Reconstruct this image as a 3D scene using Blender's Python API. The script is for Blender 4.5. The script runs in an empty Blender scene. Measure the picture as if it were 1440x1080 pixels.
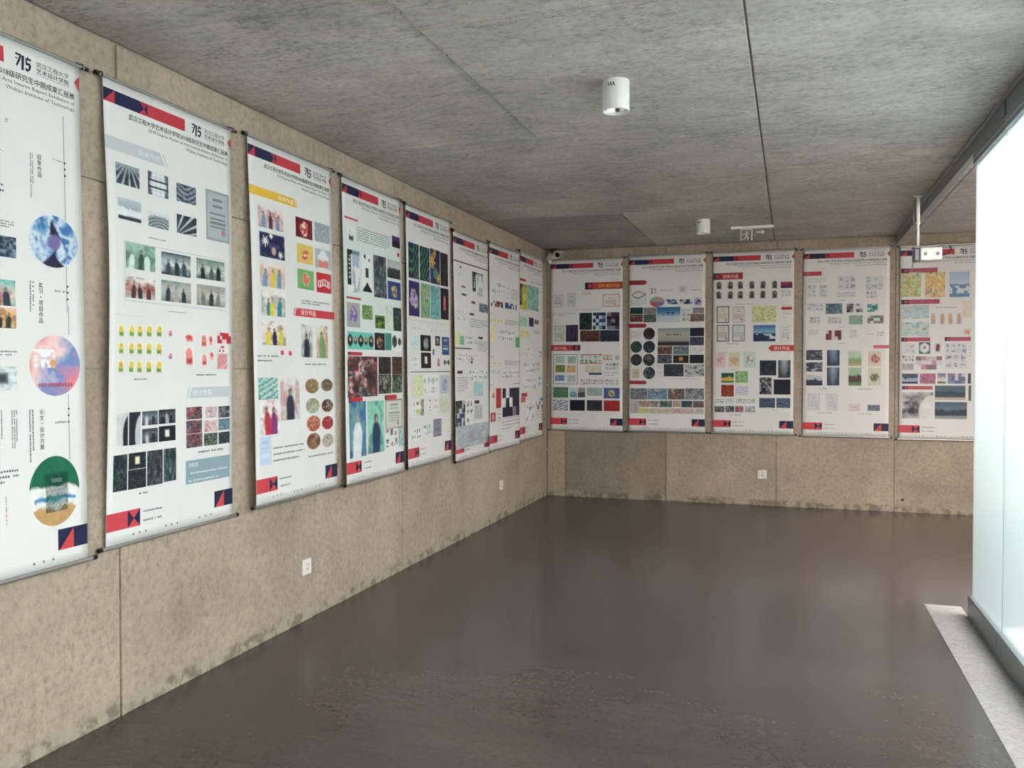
import bpy, math, random
import numpy as np
from mathutils import Matrix, Vector

# ------------------------------------------------------------------ camera, sky, exposure
SC = bpy.context.scene
COL = SC.collection
CEIL = 2.644                 # clear height of the room
CAM = (2.513, -8.906, 1.378)
YAW, PITCH = math.radians(-18.103), math.radians(-1.056)
cam_data = bpy.data.cameras.new('camera')
cam_data.sensor_width = 36.0
cam_data.lens = 1200.95 / 1440.0 * 36.0
cam_data.clip_start = 0.05
cam_data.clip_end = 300.0
cam_ob = bpy.data.objects.new('camera', cam_data)
COL.objects.link(cam_ob)
fwd = Vector((math.sin(YAW) * math.cos(PITCH), math.cos(YAW) * math.cos(PITCH), math.sin(PITCH)))
right = Vector((math.cos(YAW), -math.sin(YAW), 0.0))
up = right.cross(fwd)
cam_ob.matrix_world = Matrix(((right.x, up.x, -fwd.x, CAM[0]), (right.y, up.y, -fwd.y, CAM[1]),
                              (right.z, up.z, -fwd.z, CAM[2]), (0, 0, 0, 1)))
SC.camera = cam_ob

world = bpy.data.worlds.new('overcast_sky')
SC.world = world
world.use_nodes = True
bg = world.node_tree.nodes['Background']
# standard overcast sky: the zenith is three times as bright as the horizon
wn = world.node_tree
w_dir = wn.nodes.new('ShaderNodeTexCoord')
w_sep = wn.nodes.new('ShaderNodeSeparateXYZ')
w_cie = wn.nodes.new('ShaderNodeMapRange')
w_mul = wn.nodes.new('ShaderNodeVectorMath')
w_mul.operation = 'SCALE'
w_mul.inputs[0].default_value = (1.0, 0.930, 0.865)
w_cie.inputs['To Min'].default_value = 1.0 / 3.0
wn.links.new(w_dir.outputs['Generated'], w_sep.inputs[0])
wn.links.new(w_sep.outputs['Z'], w_cie.inputs['Value'])
wn.links.new(w_cie.outputs['Result'], w_mul.inputs['Scale'])
wn.links.new(w_mul.outputs['Vector'], bg.inputs['Color'])
bg.inputs['Strength'].default_value = 24.5

SC.view_settings.view_transform = 'Standard'
SC.view_settings.look = 'None'
SC.view_settings.gamma = 1.0
SC.view_settings.exposure = 0.0
SC.view_settings.use_curve_mapping = False
SC.cycles.use_denoising = True
SC.cycles.max_bounces = 10
SC.cycles.diffuse_bounces = 6
SC.cycles.glossy_bounces = 4
SC.cycles.transmission_bounces = 6
SC.cycles.caustics_reflective = False
SC.cycles.sample_clamp_indirect = 12.0

# ------------------------------------------------------------------ materials
def hex3(h):
    c = [int(h[i:i + 2], 16) / 255.0 for i in (0, 2, 4)]
    return tuple(v / 12.92 if v <= 0.04045 else ((v + 0.055) / 1.055) ** 2.4 for v in c)

def new_mat(name):
    m = bpy.data.materials.new(name)
    m.use_nodes = True
    nt = m.node_tree
    return m, nt, nt.nodes['Principled BSDF']

def flat_mat(name, color, rough=0.5, metal=0.0, spec=0.5):
    m, nt, b = new_mat(name)
    b.inputs['Base Color'].default_value = (*color, 1)
    b.inputs['Roughness'].default_value = rough
    b.inputs['Metallic'].default_value = metal
    b.inputs['Specular IOR Level'].default_value = spec
    nz = nt.nodes.new('ShaderNodeTexNoise')
    nz.inputs['Scale'].default_value = 60.0
    mr = nt.nodes.new('ShaderNodeMapRange')
    mr.inputs['To Min'].default_value = max(0.0, rough - 0.05)
    mr.inputs['To Max'].default_value = min(1.0, rough + 0.05)
    nt.links.new(nz.outputs['Fac'], mr.inputs['Value'])
    nt.links.new(mr.outputs['Result'], b.inputs['Roughness'])
    return m

def noise(nt, vec, scale, detail=4.0, rough=0.55, dist=0.0):
    n = nt.nodes.new('ShaderNodeTexNoise')
    n.inputs['Scale'].default_value = scale
    n.inputs['Detail'].default_value = detail
    n.inputs['Roughness'].default_value = rough
    n.inputs['Distortion'].default_value = dist
    nt.links.new(vec, n.inputs['Vector'])
    return n.outputs['Fac']

def ramp(nt, fac, stops):
    r = nt.nodes.new('ShaderNodeValToRGB')
    e = r.color_ramp.elements
    while len(e) < len(stops):
        e.new(0.5)
    for el, (p, c) in zip(e, stops):
        el.position = p
        el.color = (*c, 1) if not isinstance(c, (int, float)) else (c, c, c, 1)
    nt.links.new(fac, r.inputs['Fac'])
    return r.outputs['Color']

def mix(nt, kind, fac, a, b):
    m = nt.nodes.new('ShaderNodeMix')
    m.data_type = 'RGBA'
    m.blend_type = kind
    for sock, v in ((m.inputs['Factor'], fac), (m.inputs['A'], a), (m.inputs['B'], b)):
        if isinstance(v, bpy.types.NodeSocket):
            nt.links.new(v, sock)
        elif isinstance(v, (int, float)):
            sock.default_value = v if sock.type == 'VALUE' else (v, v, v, 1)
        else:
            sock.default_value = (*v, 1)
    return m.outputs['Result']

def position(nt, scale=(1, 1, 1)):
    g = nt.nodes.new('ShaderNodeNewGeometry')
    mp = nt.nodes.new('ShaderNodeMapping')
    mp.inputs['Scale'].default_value = scale
    nt.links.new(g.outputs['Position'], mp.inputs['Vector'])
    return mp.outputs['Vector'], g.outputs['Position']

def concrete(name, base, streak, mottle=0.35, fleck=0.5, foot=False):
    """Cast concrete: cloudy mottling, formwork streaks, dark flecks and a tone per panel."""
    m, nt, b = new_mat(name)
    v, pos = position(nt)
    vs, _ = position(nt, streak)
    cloud = noise(nt, v, 1.7, 6, 0.6, 0.3)
    fine = noise(nt, v, 32.0, 6, 0.72)
    st = noise(nt, vs, 5.0, 8, 0.7, 0.5)
    vf, _ = position(nt, tuple(k * 1.9 for k in streak))
    patch = ramp(nt, noise(nt, v, 2.3, 4, 0.6), [(0.40, 0.0), (0.58, 1.0)])
    dark = ramp(nt, noise(nt, vf, 13.0, 5, 0.65, 0.8), [(0.385, 0.42), (0.47, 1.0)])
    c = mix(nt, 'MULTIPLY', 1.0, base, ramp(nt, cloud, [(0.3, 1 - mottle), (0.7, 1 + mottle * 0.4)]))
    c = mix(nt, 'MULTIPLY', 1.0, c, ramp(nt, fine, [(0.30, 0.70), (0.48, 0.98), (0.72, 1.14)]))
    c = mix(nt, 'MULTIPLY', fleck, c, ramp(nt, st, [(0.30, 0.60), (0.42, 0.90), (0.5, 1.0), (0.72, 1.12)]))
    c = mix(nt, 'MIX', mix(nt, 'MULTIPLY', 1.0, patch, fleck), c, mix(nt, 'MULTIPLY', 1.0, c, dark))
    oi = nt.nodes.new('ShaderNodeObjectInfo')
    c = mix(nt, 'MULTIPLY', 1.0, c, oi.outputs['Color'])
    if foot:   # mortar smears and damp along the foot of the wall
        sep = nt.nodes.new('ShaderNodeSeparateXYZ')
        nt.links.new(pos, sep.inputs[0])
        wob = noise(nt, v, 7.0, 5, 0.6)
        ma = nt.nodes.new('ShaderNodeMath'); ma.operation = 'MULTIPLY_ADD'
        nt.links.new(wob, ma.inputs[0]); ma.inputs[1].default_value = -0.09
        nt.links.new(sep.outputs['Z'], ma.inputs[2])
        lo = ramp(nt, ma.outputs[0], [(0.0, 1.0), (0.025, 0.0)])
        smear = mix(nt, 'MIX', ramp(nt, noise(nt, v, 9.0, 5, 0.65), [(0.44, 0.0), (0.54, 1.0)]), (0.17, 0.15, 0.11), (0.42, 0.37, 0.29))
        c = mix(nt, 'MIX', mix(nt, 'MULTIPLY', 1.0, lo, (0.75, 0.75, 0.75)), c, smear)
    nt.links.new(c, b.inputs['Base Color'])
    b.inputs['Roughness'].default_value = 0.78
    b.inputs['Specular IOR Level'].default_value = 0.25
    bp = nt.nodes.new('ShaderNodeBump')
    bp.inputs['Strength'].default_value = 0.25
    bp.inputs['Distance'].default_value = 0.01
    nt.links.new(fine, bp.inputs['Height'])
    nt.links.new(bp.outputs['Normal'], b.inputs['Normal'])
    return m

def floor_mat():
    m, nt, b = new_mat('sealed_dark_screed')
    v, pos = position(nt)
    vs, _ = position(nt, (0.45, 2.2, 1))
    c = ramp(nt, noise(nt, v, 0.8, 5, 0.55), [(0.25, (0.050, 0.044, 0.041)), (0.5, (0.064, 0.057, 0.054)), (0.75, (0.078, 0.071, 0.067))])
    c = mix(nt, 'MULTIPLY', 0.8, c, ramp(nt, noise(nt, v, 38.0, 5, 0.7), [(0.3, 0.8), (0.7, 1.15)]))
    c = mix(nt, 'MULTIPLY', 0.6, c, ramp(nt, noise(nt, vs, 13.0, 4, 0.65), [(0.28, 0.4), (0.38, 1.0)]))
    c = mix(nt, 'MULTIPLY', 0.5, c, ramp(nt, noise(nt, vs, 2.2, 6, 0.6), [(0.3, 0.7), (0.7, 1.3)]))
    c = mix(nt, 'MULTIPLY', 1.0, c, ramp(nt, noise(nt, v, 0.55, 3, 0.5), [(0.35, (1.10, 0.98, 0.93)), (0.65, (0.95, 1.0, 1.03))]))
    nt.links.new(c, b.inputs['Base Color'])
    r = ramp(nt, noise(nt, v, 1.3, 6, 0.6), [(0.3, 0.235), (0.7, 0.262)])
    sep = nt.nodes.new('ShaderNodeSeparateXYZ')
    nt.links.new(pos, sep.inputs[0])
    lane = nt.nodes.new('ShaderNodeMapRange')      # buffed lane beside the stone strip
    lane.inputs['From Min'].default_value = 2.3
    lane.inputs['From Max'].default_value = 3.3
    nt.links.new(sep.outputs['X'], lane.inputs['Value'])
    r = mix(nt, 'MIX', lane.outputs['Result'], r, (0.17, 0.17, 0.17))
    nt.links.new(r, b.inputs['Roughness'])
    b.inputs['Specular IOR Level'].default_value = 0.5
    return m

def frosted_mat():
    m = bpy.data.materials.new('frosted_glass')
    m.use_nodes = True
    nt = m.node_tree
    nt.nodes.clear()
    out = nt.nodes.new('ShaderNodeOutputMaterial')
    tr = nt.nodes.new('ShaderNodeBsdfTranslucent')
    tr.inputs['Color'].default_value = (0.74, 0.93, 0.97, 1)
    rf = nt.nodes.new('ShaderNodeBsdfRefraction')
    rf.inputs['Color'].default_value = (0.90, 0.915, 0.925, 1)
    rf.inputs['Roughness'].default_value = 0.36
    rf.inputs['IOR'].default_value = 1.05
    gl = nt.nodes.new('ShaderNodeBsdfGlossy')
    gl.inputs['Roughness'].default_value = 0.35
    m1 = nt.nodes.new('ShaderNodeMixShader'); m1.inputs[0].default_value = 0.8
    m2 = nt.nodes.new('ShaderNodeMixShader'); m2.inputs[0].default_value = 0.05
    nt.links.new(tr.outputs[0], m1.inputs[1]); nt.links.new(rf.outputs[0], m1.inputs[2])
    nt.links.new(m1.outputs[0], m2.inputs[1]); nt.links.new(gl.outputs[0], m2.inputs[2])
    nt.links.new(m2.outputs[0], out.inputs['Surface'])
    return m

def clear_mat():
    m = bpy.data.materials.new('clear_acrylic')
    m.use_nodes = True
    nt = m.node_tree
    nt.nodes.clear()
    out = nt.nodes.new('ShaderNodeOutputMaterial')
    tp = nt.nodes.new('ShaderNodeBsdfTransparent'); tp.inputs['Color'].default_value = (0.97, 0.98, 0.98, 1)
    gl = nt.nodes.new('ShaderNodeBsdfGlossy'); gl.inputs['Roughness'].default_value = 0.05
    fr = nt.nodes.new('ShaderNodeFresnel'); fr.inputs['IOR'].default_value = 1.3
    ms = nt.nodes.new('ShaderNodeMixShader')
    nt.links.new(fr.outputs[0], ms.inputs[0])
    nt.links.new(tp.outputs[0], ms.inputs[1]); nt.links.new(gl.outputs[0], ms.inputs[2])
    nt.links.new(ms.outputs[0], out.inputs['Surface'])
    return m

def print_mat():
    m, nt, b = new_mat('printed_ink')
    a = nt.nodes.new('ShaderNodeAttribute')
    a.attribute_name = 'ink'
    nt.links.new(a.outputs['Color'], b.inputs['Base Color'])
    b.inputs['Roughness'].default_value = 0.5
    b.inputs['Specular IOR Level'].default_value = 0.3
    return m

def paper_mat():
    m, nt, b = new_mat('poster_paper')
    v, _ = position(nt)
    c = ramp(nt, noise(nt, v, 4.0, 3, 0.5), [(0.3, (0.80, 0.79, 0.785)), (0.7, (0.83, 0.825, 0.82))])
    nt.links.new(c, b.inputs['Base Color'])
    b.inputs['Roughness'].default_value = 0.5
    b.inputs['Specular IOR Level'].default_value = 0.3
    return m

MAT = dict(
    wall=concrete('wall_concrete', (0.48, 0.398, 0.312), (2.4, 2.4, 1.0), 0.24, 0.35, True),
    endwall=concrete('end_wall_concrete', (0.48, 0.398, 0.312), (2.4, 2.4, 1.0), 0.24, 0.35, True),
    ceiling=concrete('ceiling_concrete', (0.57, 0.54, 0.51), (1.0, 3.6, 3.6), 0.26, 0.8),
    joint=flat_mat('joint_concrete', (0.36, 0.31, 0.25), 0.9),
    floor=floor_mat(),
    stone=concrete('pale_stone_strip', (0.34, 0.335, 0.33), (2, 1, 1), 0.10, 0.15),
    steel=flat_mat('dark_steel', (0.26, 0.285, 0.31), 0.4, 0.35),
    steel_lip=flat_mat('bright_steel_lip', (0.55, 0.58, 0.60), 0.3, 0.9),
    alu=flat_mat('aluminium_rod', (0.50, 0.50, 0.50), 0.35, 0.8),
    black=flat_mat('black_plastic', (0.016, 0.016, 0.018), 0.4),
    white=flat_mat('white_paint', (0.80, 0.81, 0.79), 0.4),
    plastic=flat_mat('white_plastic', (0.84, 0.83, 0.79), 0.35),
    grey=flat_mat('grey_plastic', (0.22, 0.23, 0.25), 0.45),
    chrome=flat_mat('lamp_reflector', (0.85, 0.85, 0.85), 0.12, 1.0),
    lens=flat_mat('dark_lens', (0.01, 0.01, 0.012), 0.08),
    signprint=flat_mat('sign_print', (0.62, 0.63, 0.62), 0.5),
    paving=concrete('outdoor_paving', (0.46, 0.45, 0.43), (1, 1, 1), 0.2, 0.2),
    bluegrey=concrete('blocker_pale_blue', (0.45, 0.50, 0.52), (1, 1, 1), 0.1, 0.1),  # for the added sky-blocking wall; blue chosen to cool the glass
    teal=concrete('blocker_pale_teal', (0.36, 0.47, 0.52), (1, 1, 1), 0.1, 0.1),  # for the added low wall; teal chosen to tint the lower glass
    frosted=frosted_mat(), clear=clear_mat(), ink=print_mat(), paper=paper_mat())

# ------------------------------------------------------------------ mesh helpers
def link(name, me, mat=None, parent=None, loc=None, rotz=None):
    o = bpy.data.objects.new(name, me)
    COL.objects.link(o)
    if mat is not None and me is not None:
        me.materials.append(MAT[mat] if isinstance(mat, str) else mat)
    if parent is not None:
        o.parent = parent
    if loc is not None:
        o.location = loc
    if rotz is not None:
        o.rotation_euler = (0, 0, rotz)
    return o

def mesh_from(verts, faces, smooth=False):
    me = bpy.data.meshes.new('mesh')
    me.from_pydata([tuple(map(float, v)) for v in verts], [], [tuple(map(int, f)) for f in faces])
    if smooth:
        me.polygons.foreach_set('use_smooth', [True] * len(me.polygons))
    me.update()
    return me

class Shape:
    """Collects boxes, tubes and prisms into one mesh."""
    def __init__(self):
        self.v, self.f, self.s = [], [], []
    def add(self, v, f, smooth=False):
        n = len(self.v)
        self.v += [tuple(p) for p in v]
        self.f += [tuple(i + n for i in q) for q in f]
        self.s += [smooth] * len(f)
        return self
    def box(self, x0, x1, y0, y1, z0, z1, bev=0.0):
        if bev <= 0:
            v = [(x, y, z) for z in (z0, z1) for y in (y0, y1) for x in (x0, x1)]
            f = [(0, 2, 3, 1), (4, 5, 7, 6), (0, 1, 5, 4), (2, 6, 7, 3), (0, 4, 6, 2), (1, 3, 7, 5)]
            return self.add(v, f)
        import bmesh
        bm = bmesh.new()
        bmesh.ops.create_cube(bm, size=1.0)
        for p in bm.verts:
            p.co = Vector(((x0 + x1) / 2 + p.co.x * (x1 - x0), (y0 + y1) / 2 + p.co.y * (y1 - y0), (z0 + z1) / 2 + p.co.z * (z1 - z0)))
        bmesh.ops.bevel(bm, geom=list(bm.edges), offset=bev, segments=2, affect='EDGES', profile=0.5)
        bm.verts.index_update()
        self.add([p.co[:] for p in bm.verts], [[q.index for q in fc.verts] for fc in bm.faces])
        bm.free()
        return self
    def tube(self, pts, r, n=12, caps=True):
        pts = [Vector(p) for p in pts]
        rs = r if isinstance(r, (list, tuple)) else [r] * len(pts)
        v, f = [], []
        for i, p in enumerate(pts):
            d = (pts[min(i + 1, len(pts) - 1)] - pts[max(i - 1, 0)]).normalized()
            a = d.orthogonal().normalized() if i == 0 else (a - d * a.dot(d)).normalized()
            b = d.cross(a)
            for k in range(n):
                t = 2 * math.pi * k / n
                v.append(p + (a * math.cos(t) + b * math.sin(t)) * rs[i])
        for i in range(len(pts) - 1):
            for k in range(n):
                k2 = (k + 1) % n
                f.append((i * n + k, i * n + k2, (i + 1) * n + k2, (i + 1) * n + k))
        self.add(v, f, True)
        if caps:
            self.add([v[k] for k in range(n)], [tuple(range(n - 1, -1, -1))])
            self.add([v[(len(pts) - 1) * n + k] for k in range(n)], [tuple(range(n))])
        return self
    def lathe(self, prof, n=40, centre=(0, 0, 0)):
        v, f = [], []
        for r, z in prof:
            for k in range(n):
                t = 2 * math.pi * k / n
                v.append((centre[0] + r * math.cos(t), centre[1] + r * math.sin(t), centre[2] + z))
        for i in range(len(prof) - 1):
            for k in range(n):
                k2 = (k + 1) % n
                f.append((i * n + k, i * n + k2, (i + 1) * n + k2, (i + 1) * n + k))
        return self.add(v, f, True)
    def prism(self, poly, axis, a, b):
        """Extrudes a polygon given in the two other axes along `axis` from a to b."""
        n = len(poly)
        def mk(p, t):
            return (t, p[0], p[1]) if axis == 'x' else (p[0], t, p[1]) if axis == 'y' else (p[0], p[1], t)
        v = [mk(p, a) for p in poly] + [mk(p, b) for p in poly]
        f = [tuple(range(n)), tuple(range(2 * n - 1, n - 1, -1))] + [(i, (i + 1) % n, (i + 1) % n + n, i + n) for i in range(n)]
        return self.add(v, f)
    def build(self, name, mat, parent=None, loc=None, rotz=None):
        me = mesh_from(self.v, self.f)
        me.polygons.foreach_set('use_smooth', self.s)
        return link(name, me, mat, parent, loc, rotz)

def empty(name, loc, rotz=0.0):
    o = bpy.data.objects.new(name, None)
    o.empty_display_size = 0.1
    COL.objects.link(o)
    o.location = loc
    o.rotation_euler = (0, 0, rotz)
    return o

def thing(o, label, category, group=None):
    o['label'] = label
    o['category'] = category
    if group:
        o['group'] = group
    return o

def structure(o, label=None, category=None):
    o['kind'] = 'structure'
    if label:
        o['label'] = label
        o['category'] = category or o.name.split('_')[0]
    return o

# ------------------------------------------------------------------ the room
random.seed(4)
YB = -12.6                   # rear end of the hall
XR = 3.47                    # line of the frosted glass
XO = 5.6                     # far side of the covered passage
YG = -3.65                   # where the frosted glass stops

floor = structure(Shape().box(-0.3, XR + 0.06, YB, 0.3, -0.30, 0.0).box(XR + 0.06, XO, YG, 0.3, -0.30, 0.0).build('floor', 'floor'), 'dark grey-brown sealed screed floor with faint scuffs and reflections', 'floor')

def slab_panels(parent, boxes, mat, tones):
    for (b, gap), t in zip(boxes, tones):
        o = Shape().box(*b, bev=0.0025).build('panel', mat, parent)
        o.color = (t[0], t[1], t[2], 1)

def tone(a=0.06, warm=0.0):
    k = 1 + random.uniform(-a, a)
    return (k * (1 + warm), k, k * (1 - warm))

# long wall of cast concrete panels
wl = structure(Shape().box(-0.35, -0.012, YB, 0.35, 0, CEIL + 0.05).build('wall_left', 'joint'), 'long bare concrete wall of large cast panels behind the posters', 'wall')
ys = [YB, -11.0, -9.9, -8.75, -7.45, -6.195, -4.743, -3.62, -2.476, -1.43, 0.0]
gaps = {-6.195: 0.011}
zs = [(0.0, 1.375), (1.375, 2.092), (2.092, CEIL)]
boxes, tones = [], []
for i in range(len(ys) - 1):
    g0, g1 = gaps.get(ys[i], 0.004), gaps.get(ys[i + 1], 0.004)
    if ys[i + 1] == 0.0:
        g1 = 0.0
    for z0, z1 in zs:
        boxes.append(((-0.03, 0.0 - random.uniform(0, 0.0012), ys[i] + g0 / 2, ys[i + 1] - g1 / 2, z0 + (0.0025 if z0 else 0), z1 - (0.0025 if z1 < CEIL else 0)), 0))
        tones.append(tone(0.05))
slab_panels(wl, boxes, 'wall', tones)

# end wall
wb = structure(Shape().box(-0.35, XO, 0.012, 0.35, 0, CEIL + 0.05).build('wall_back', 'joint'), 'bare concrete end wall of cast panels behind five posters', 'wall')
xs = [0.0, 0.207, 1.283, 2.374, 3.456, 4.54, XO]
boxes, tones = [], []
for i in range(len(xs) - 1):
    for k, (z0, z1) in enumerate(zs):
        boxes.append(((xs[i] + 0.003, xs[i + 1] - 0.003, random.uniform(0, 0.0015), 0.03, z0 + (0.0025 if z0 else 0), z1 - (0.0025 if z1 < CEIL else 0)), 0))
        tones.append((0.70, 0.725, 0.73) if i == 1 and k == 0 else tone(0.04))
slab_panels(wb, boxes, 'endwall', tones)

# rear wall behind the viewer, and added unseen walls that block or tint outside light
wr = structure(Shape().box(-0.35, XR + 0.1, YB - 0.3, YB, 0, CEIL + 0.05).build('wall_rear', 'endwall'), 'plain concrete wall closing the hall opposite the end wall', 'wall')

structure(Shape().box(XO - 0.02, XO + 0.25, YG, -0.3, 0, CEIL + 0.05).build('wall_passage_blocker', 'endwall'), 'added concrete wall closing off light from the passage past the glass', 'wall')  # added out of view to cut light reaching the end wall
structure(Shape().box(XO - 0.3, 15.0, YG, YG + 0.3, -0.05, 7.0).box(XR + 0.2, XO - 0.3, YG, YG + 0.3, CEIL + 0.4, 7.0).build('wall_sky_blocker', 'bluegrey'), 'added tall pale blue-grey wall blocking sky light outside past the glass', 'wall')  # added out of view; hides sky from the panes nearest the passage
structure(Shape().box(4.75, 5.0, YB - 3, YG - 0.1, -0.05, 1.45).build('wall_low_blocker', 'teal'), 'added low pale teal wall outside, dimming and tinting the lower frosted glass', 'wall')  # added out of view; makes the glass darker towards its foot

# ceiling of cast panels
ce = structure(Shape().box(-0.35, XR + 0.14, YB - 0.3, 0.35, CEIL + 0.012, CEIL + 0.4).box(XR + 0.14, XO, YG, 0.35, CEIL + 0.012, CEIL + 0.4).build('ceiling', 'joint'), 'low concrete ceiling of cast panels with dark formwork streaks', 'ceiling')
X1, X2, X3 = 1.18, 2.35, 3.60
cells = [(0, X1, -1.97, 0.0), (X1, X2, -1.97, 0.0), (0, X2, -3.26, -1.97), (0, X2, -4.39, -3.26),
         (0, X1, -6.24, -4.39), (X1, X2, -5.94, -4.39), (0, X1, -8.3, -6.24), (X1, X2, -8.2, -5.94),
         (0, X1, -10.4, -8.3), (X1, X2, -10.4, -8.2), (0, X2, YB, -10.4),
         (X2, X3, -3.2, 0.0), (X2, X3, -7.2, -3.2), (X2, X3, YB, -7.2), (X3, XO, YG, 0.0)]
ctone = [(0.70, 0.71, 0.71)] + [tone(0.04) for _ in cells[1:]]     # one cast visibly darker than its neighbours
boxes = []
for x0, x1, y0, y1 in cells:
    g = 0.0035
    gr = 0.006 if x1 == X2 else g
    boxes.append(((x0 + (g if x0 else 0), x1 - gr, y0 + g, y1 - (g if y1 else 0), CEIL + random.uniform(0, 0.006), CEIL + 0.03), 0))
slab_panels(ce, boxes, 'ceiling', ctone)

for k in range(7):            # pale mortar beads squeezed out along one joint
    y0 = -7.4 + k * 0.43
    Shape().tube([(X1 + random.uniform(-0.003, 0.003), y0 + 0.4 * q / 5, CEIL + 0.002) for q in range(6)], [0.002 + random.uniform(0, 0.003) for q in range(6)], 8).build('mortar_bead', 'stone', ce)

# ground outside
structure(Shape().box(XO, 45.0, -45.0, 30.0, -0.4, -0.05).box(XR + 0.06, XO, -45.0, YG, -0.4, -0.05).build('ground_outside', 'paving'), 'grey paving outside beyond the frosted glass', 'ground')

# pale stone strip along the glass
st = structure(empty('trim_1', (3.355, -5.5, 0)), 'pale honed stone strip let into the floor along the glass', 'trim')
y = -3.44
for w in (0.965, 1.2, 1.2, 1.2, 1.2, 1.2, 1.2):
    Shape().box(-0.098, 0.098, y - w + 0.002 + 5.5, y - 0.002 + 5.5, -0.02, 0.0035, bev=0.0015).build('stone_slab', 'stone', st).color = (*tone(0.03), 1)
    y -= w

# frosted glass screen: panes in a steel shoe under a ceiling track
joints = [YG, -4.355, -5.36, -6.365, -7.37, -8.375, -9.38, -10.385, -11.39, YB + 0.02]
for i in range(len(joints) - 1):
    a, b = joints[i + 1], joints[i]
    yc = (a + b) / 2
    w = structure(empty('window_%d' % (i + 1), (XR, yc, 0)),
                  ['frosted glass panel standing free at the open end of the glass screen', 'second frosted glass panel of the screen, past the first joint'][i] if i < 2 else 'frosted glass panel of the screen further along toward the rear wall', 'window')
    if i >= 2:
        w['group'] = 'frosted panels of the screen out of view'
    h = (b - a) / 2
    Shape().box(0, 0.012, -h + 0.004, h - 0.004, 0.06, 2.52, bev=0.001).build('pane', 'frosted', w)
    Shape().box(-0.022, -0.003, -h + 0.0025, h - 0.0025, 0.0, 0.116, bev=0.0015).box(0.015, 0.036, -h + 0.0025, h - 0.0025, 0.0, 0.116, bev=0.0015).box(-0.020, 0.034, -h + 0.004, h - 0.004, 0.0, 0.05).build('floor_shoe', 'steel', w)
    Shape().box(-0.018, -0.001, -h + 0.003, h - 0.003, 0.1165, 0.1215, bev=0.001).build('shoe_lip', 'steel_lip', w)
    Shape().box(-0.016, -0.001, -h + 0.0025, h - 0.0025, 2.492, 2.545, bev=0.0015).box(0.013, 0.03, -h + 0.0025, h - 0.0025, 2.492, 2.545, bev=0.0015).box(-0.014, 0.028, -h + 0.004, h - 0.004, 2.525, 2.558).build('head_clamp', 'steel', w)
    Shape().box(-0.0185, -0.0165, -h + 0.004, h - 0.004, 2.512, 2.522).build('clamp_lip', 'steel_lip', w)
tr = structure(empty('trim_2', (XR + 0.02, -6, CEIL)), 'dark steel ceiling track running above the glass to the end wall', 'trim')
Shape().box(-0.03, 0.004, YB + 6.01, 5.93, -0.084, -0.003, bev=0.002).build('track_channel', 'steel', tr)
Shape().box(-0.046, -0.031, YB + 6.01, 5.93, -0.014, -0.003, bev=0.001).build('track_flange', 'steel_lip', tr)
for yy in (-4.355, -5.36, -6.365, -7.37):
    Shape().box(-0.04, -0.0305, yy + 6 - 0.03, yy + 6 + 0.03, -0.085, -0.016, bev=0.001).build('track_bracket', 'steel', tr)

# ------------------------------------------------------------------ painting the prints
def hashnoise(X, Y, rng, n, octaves=4):
    out = np.zeros_like(X)
    amp, tot = 1.0, 0.0
    for _ in range(octaves):
        m = int(n) + 2
        g = rng.random((m + 1, m + 1))
        x, y = np.clip(X, 0, 1) * (m - 1), np.clip(Y, 0, 1) * (m - 1)
        i, j = x.astype(int), y.astype(int)
        fx, fy = x - i, y - j
        fx, fy = fx * fx * (3 - 2 * fx), fy * fy * (3 - 2 * fy)
        out += amp * ((g[j, i] * (1 - fx) + g[j, i + 1] * fx) * (1 - fy) + (g[j + 1, i] * (1 - fx) + g[j + 1, i + 1] * fx) * fy)
        tot += amp
        amp *= 0.6
        n *= 2
    return out / tot

def pal_map(t, pal):
    t = np.clip(t, 0, 0.9999) * (len(pal) - 1)
    i = t.astype(int)
    f = (t - i)[..., None]
    P = np.array(pal)
    return P[i] * (1 - f) + P[np.minimum(i + 1, len(pal) - 1)] * f

def lay(img, mask, col):
    m = np.clip(mask, 0, 1)[..., None]
    return img * (1 - m) + np.array(col) * m

def soft(d, w):
    """1 inside (d < 0), 0 outside, with an edge w wide."""
    return np.clip(0.5 - d / w, 0, 1)

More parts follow.
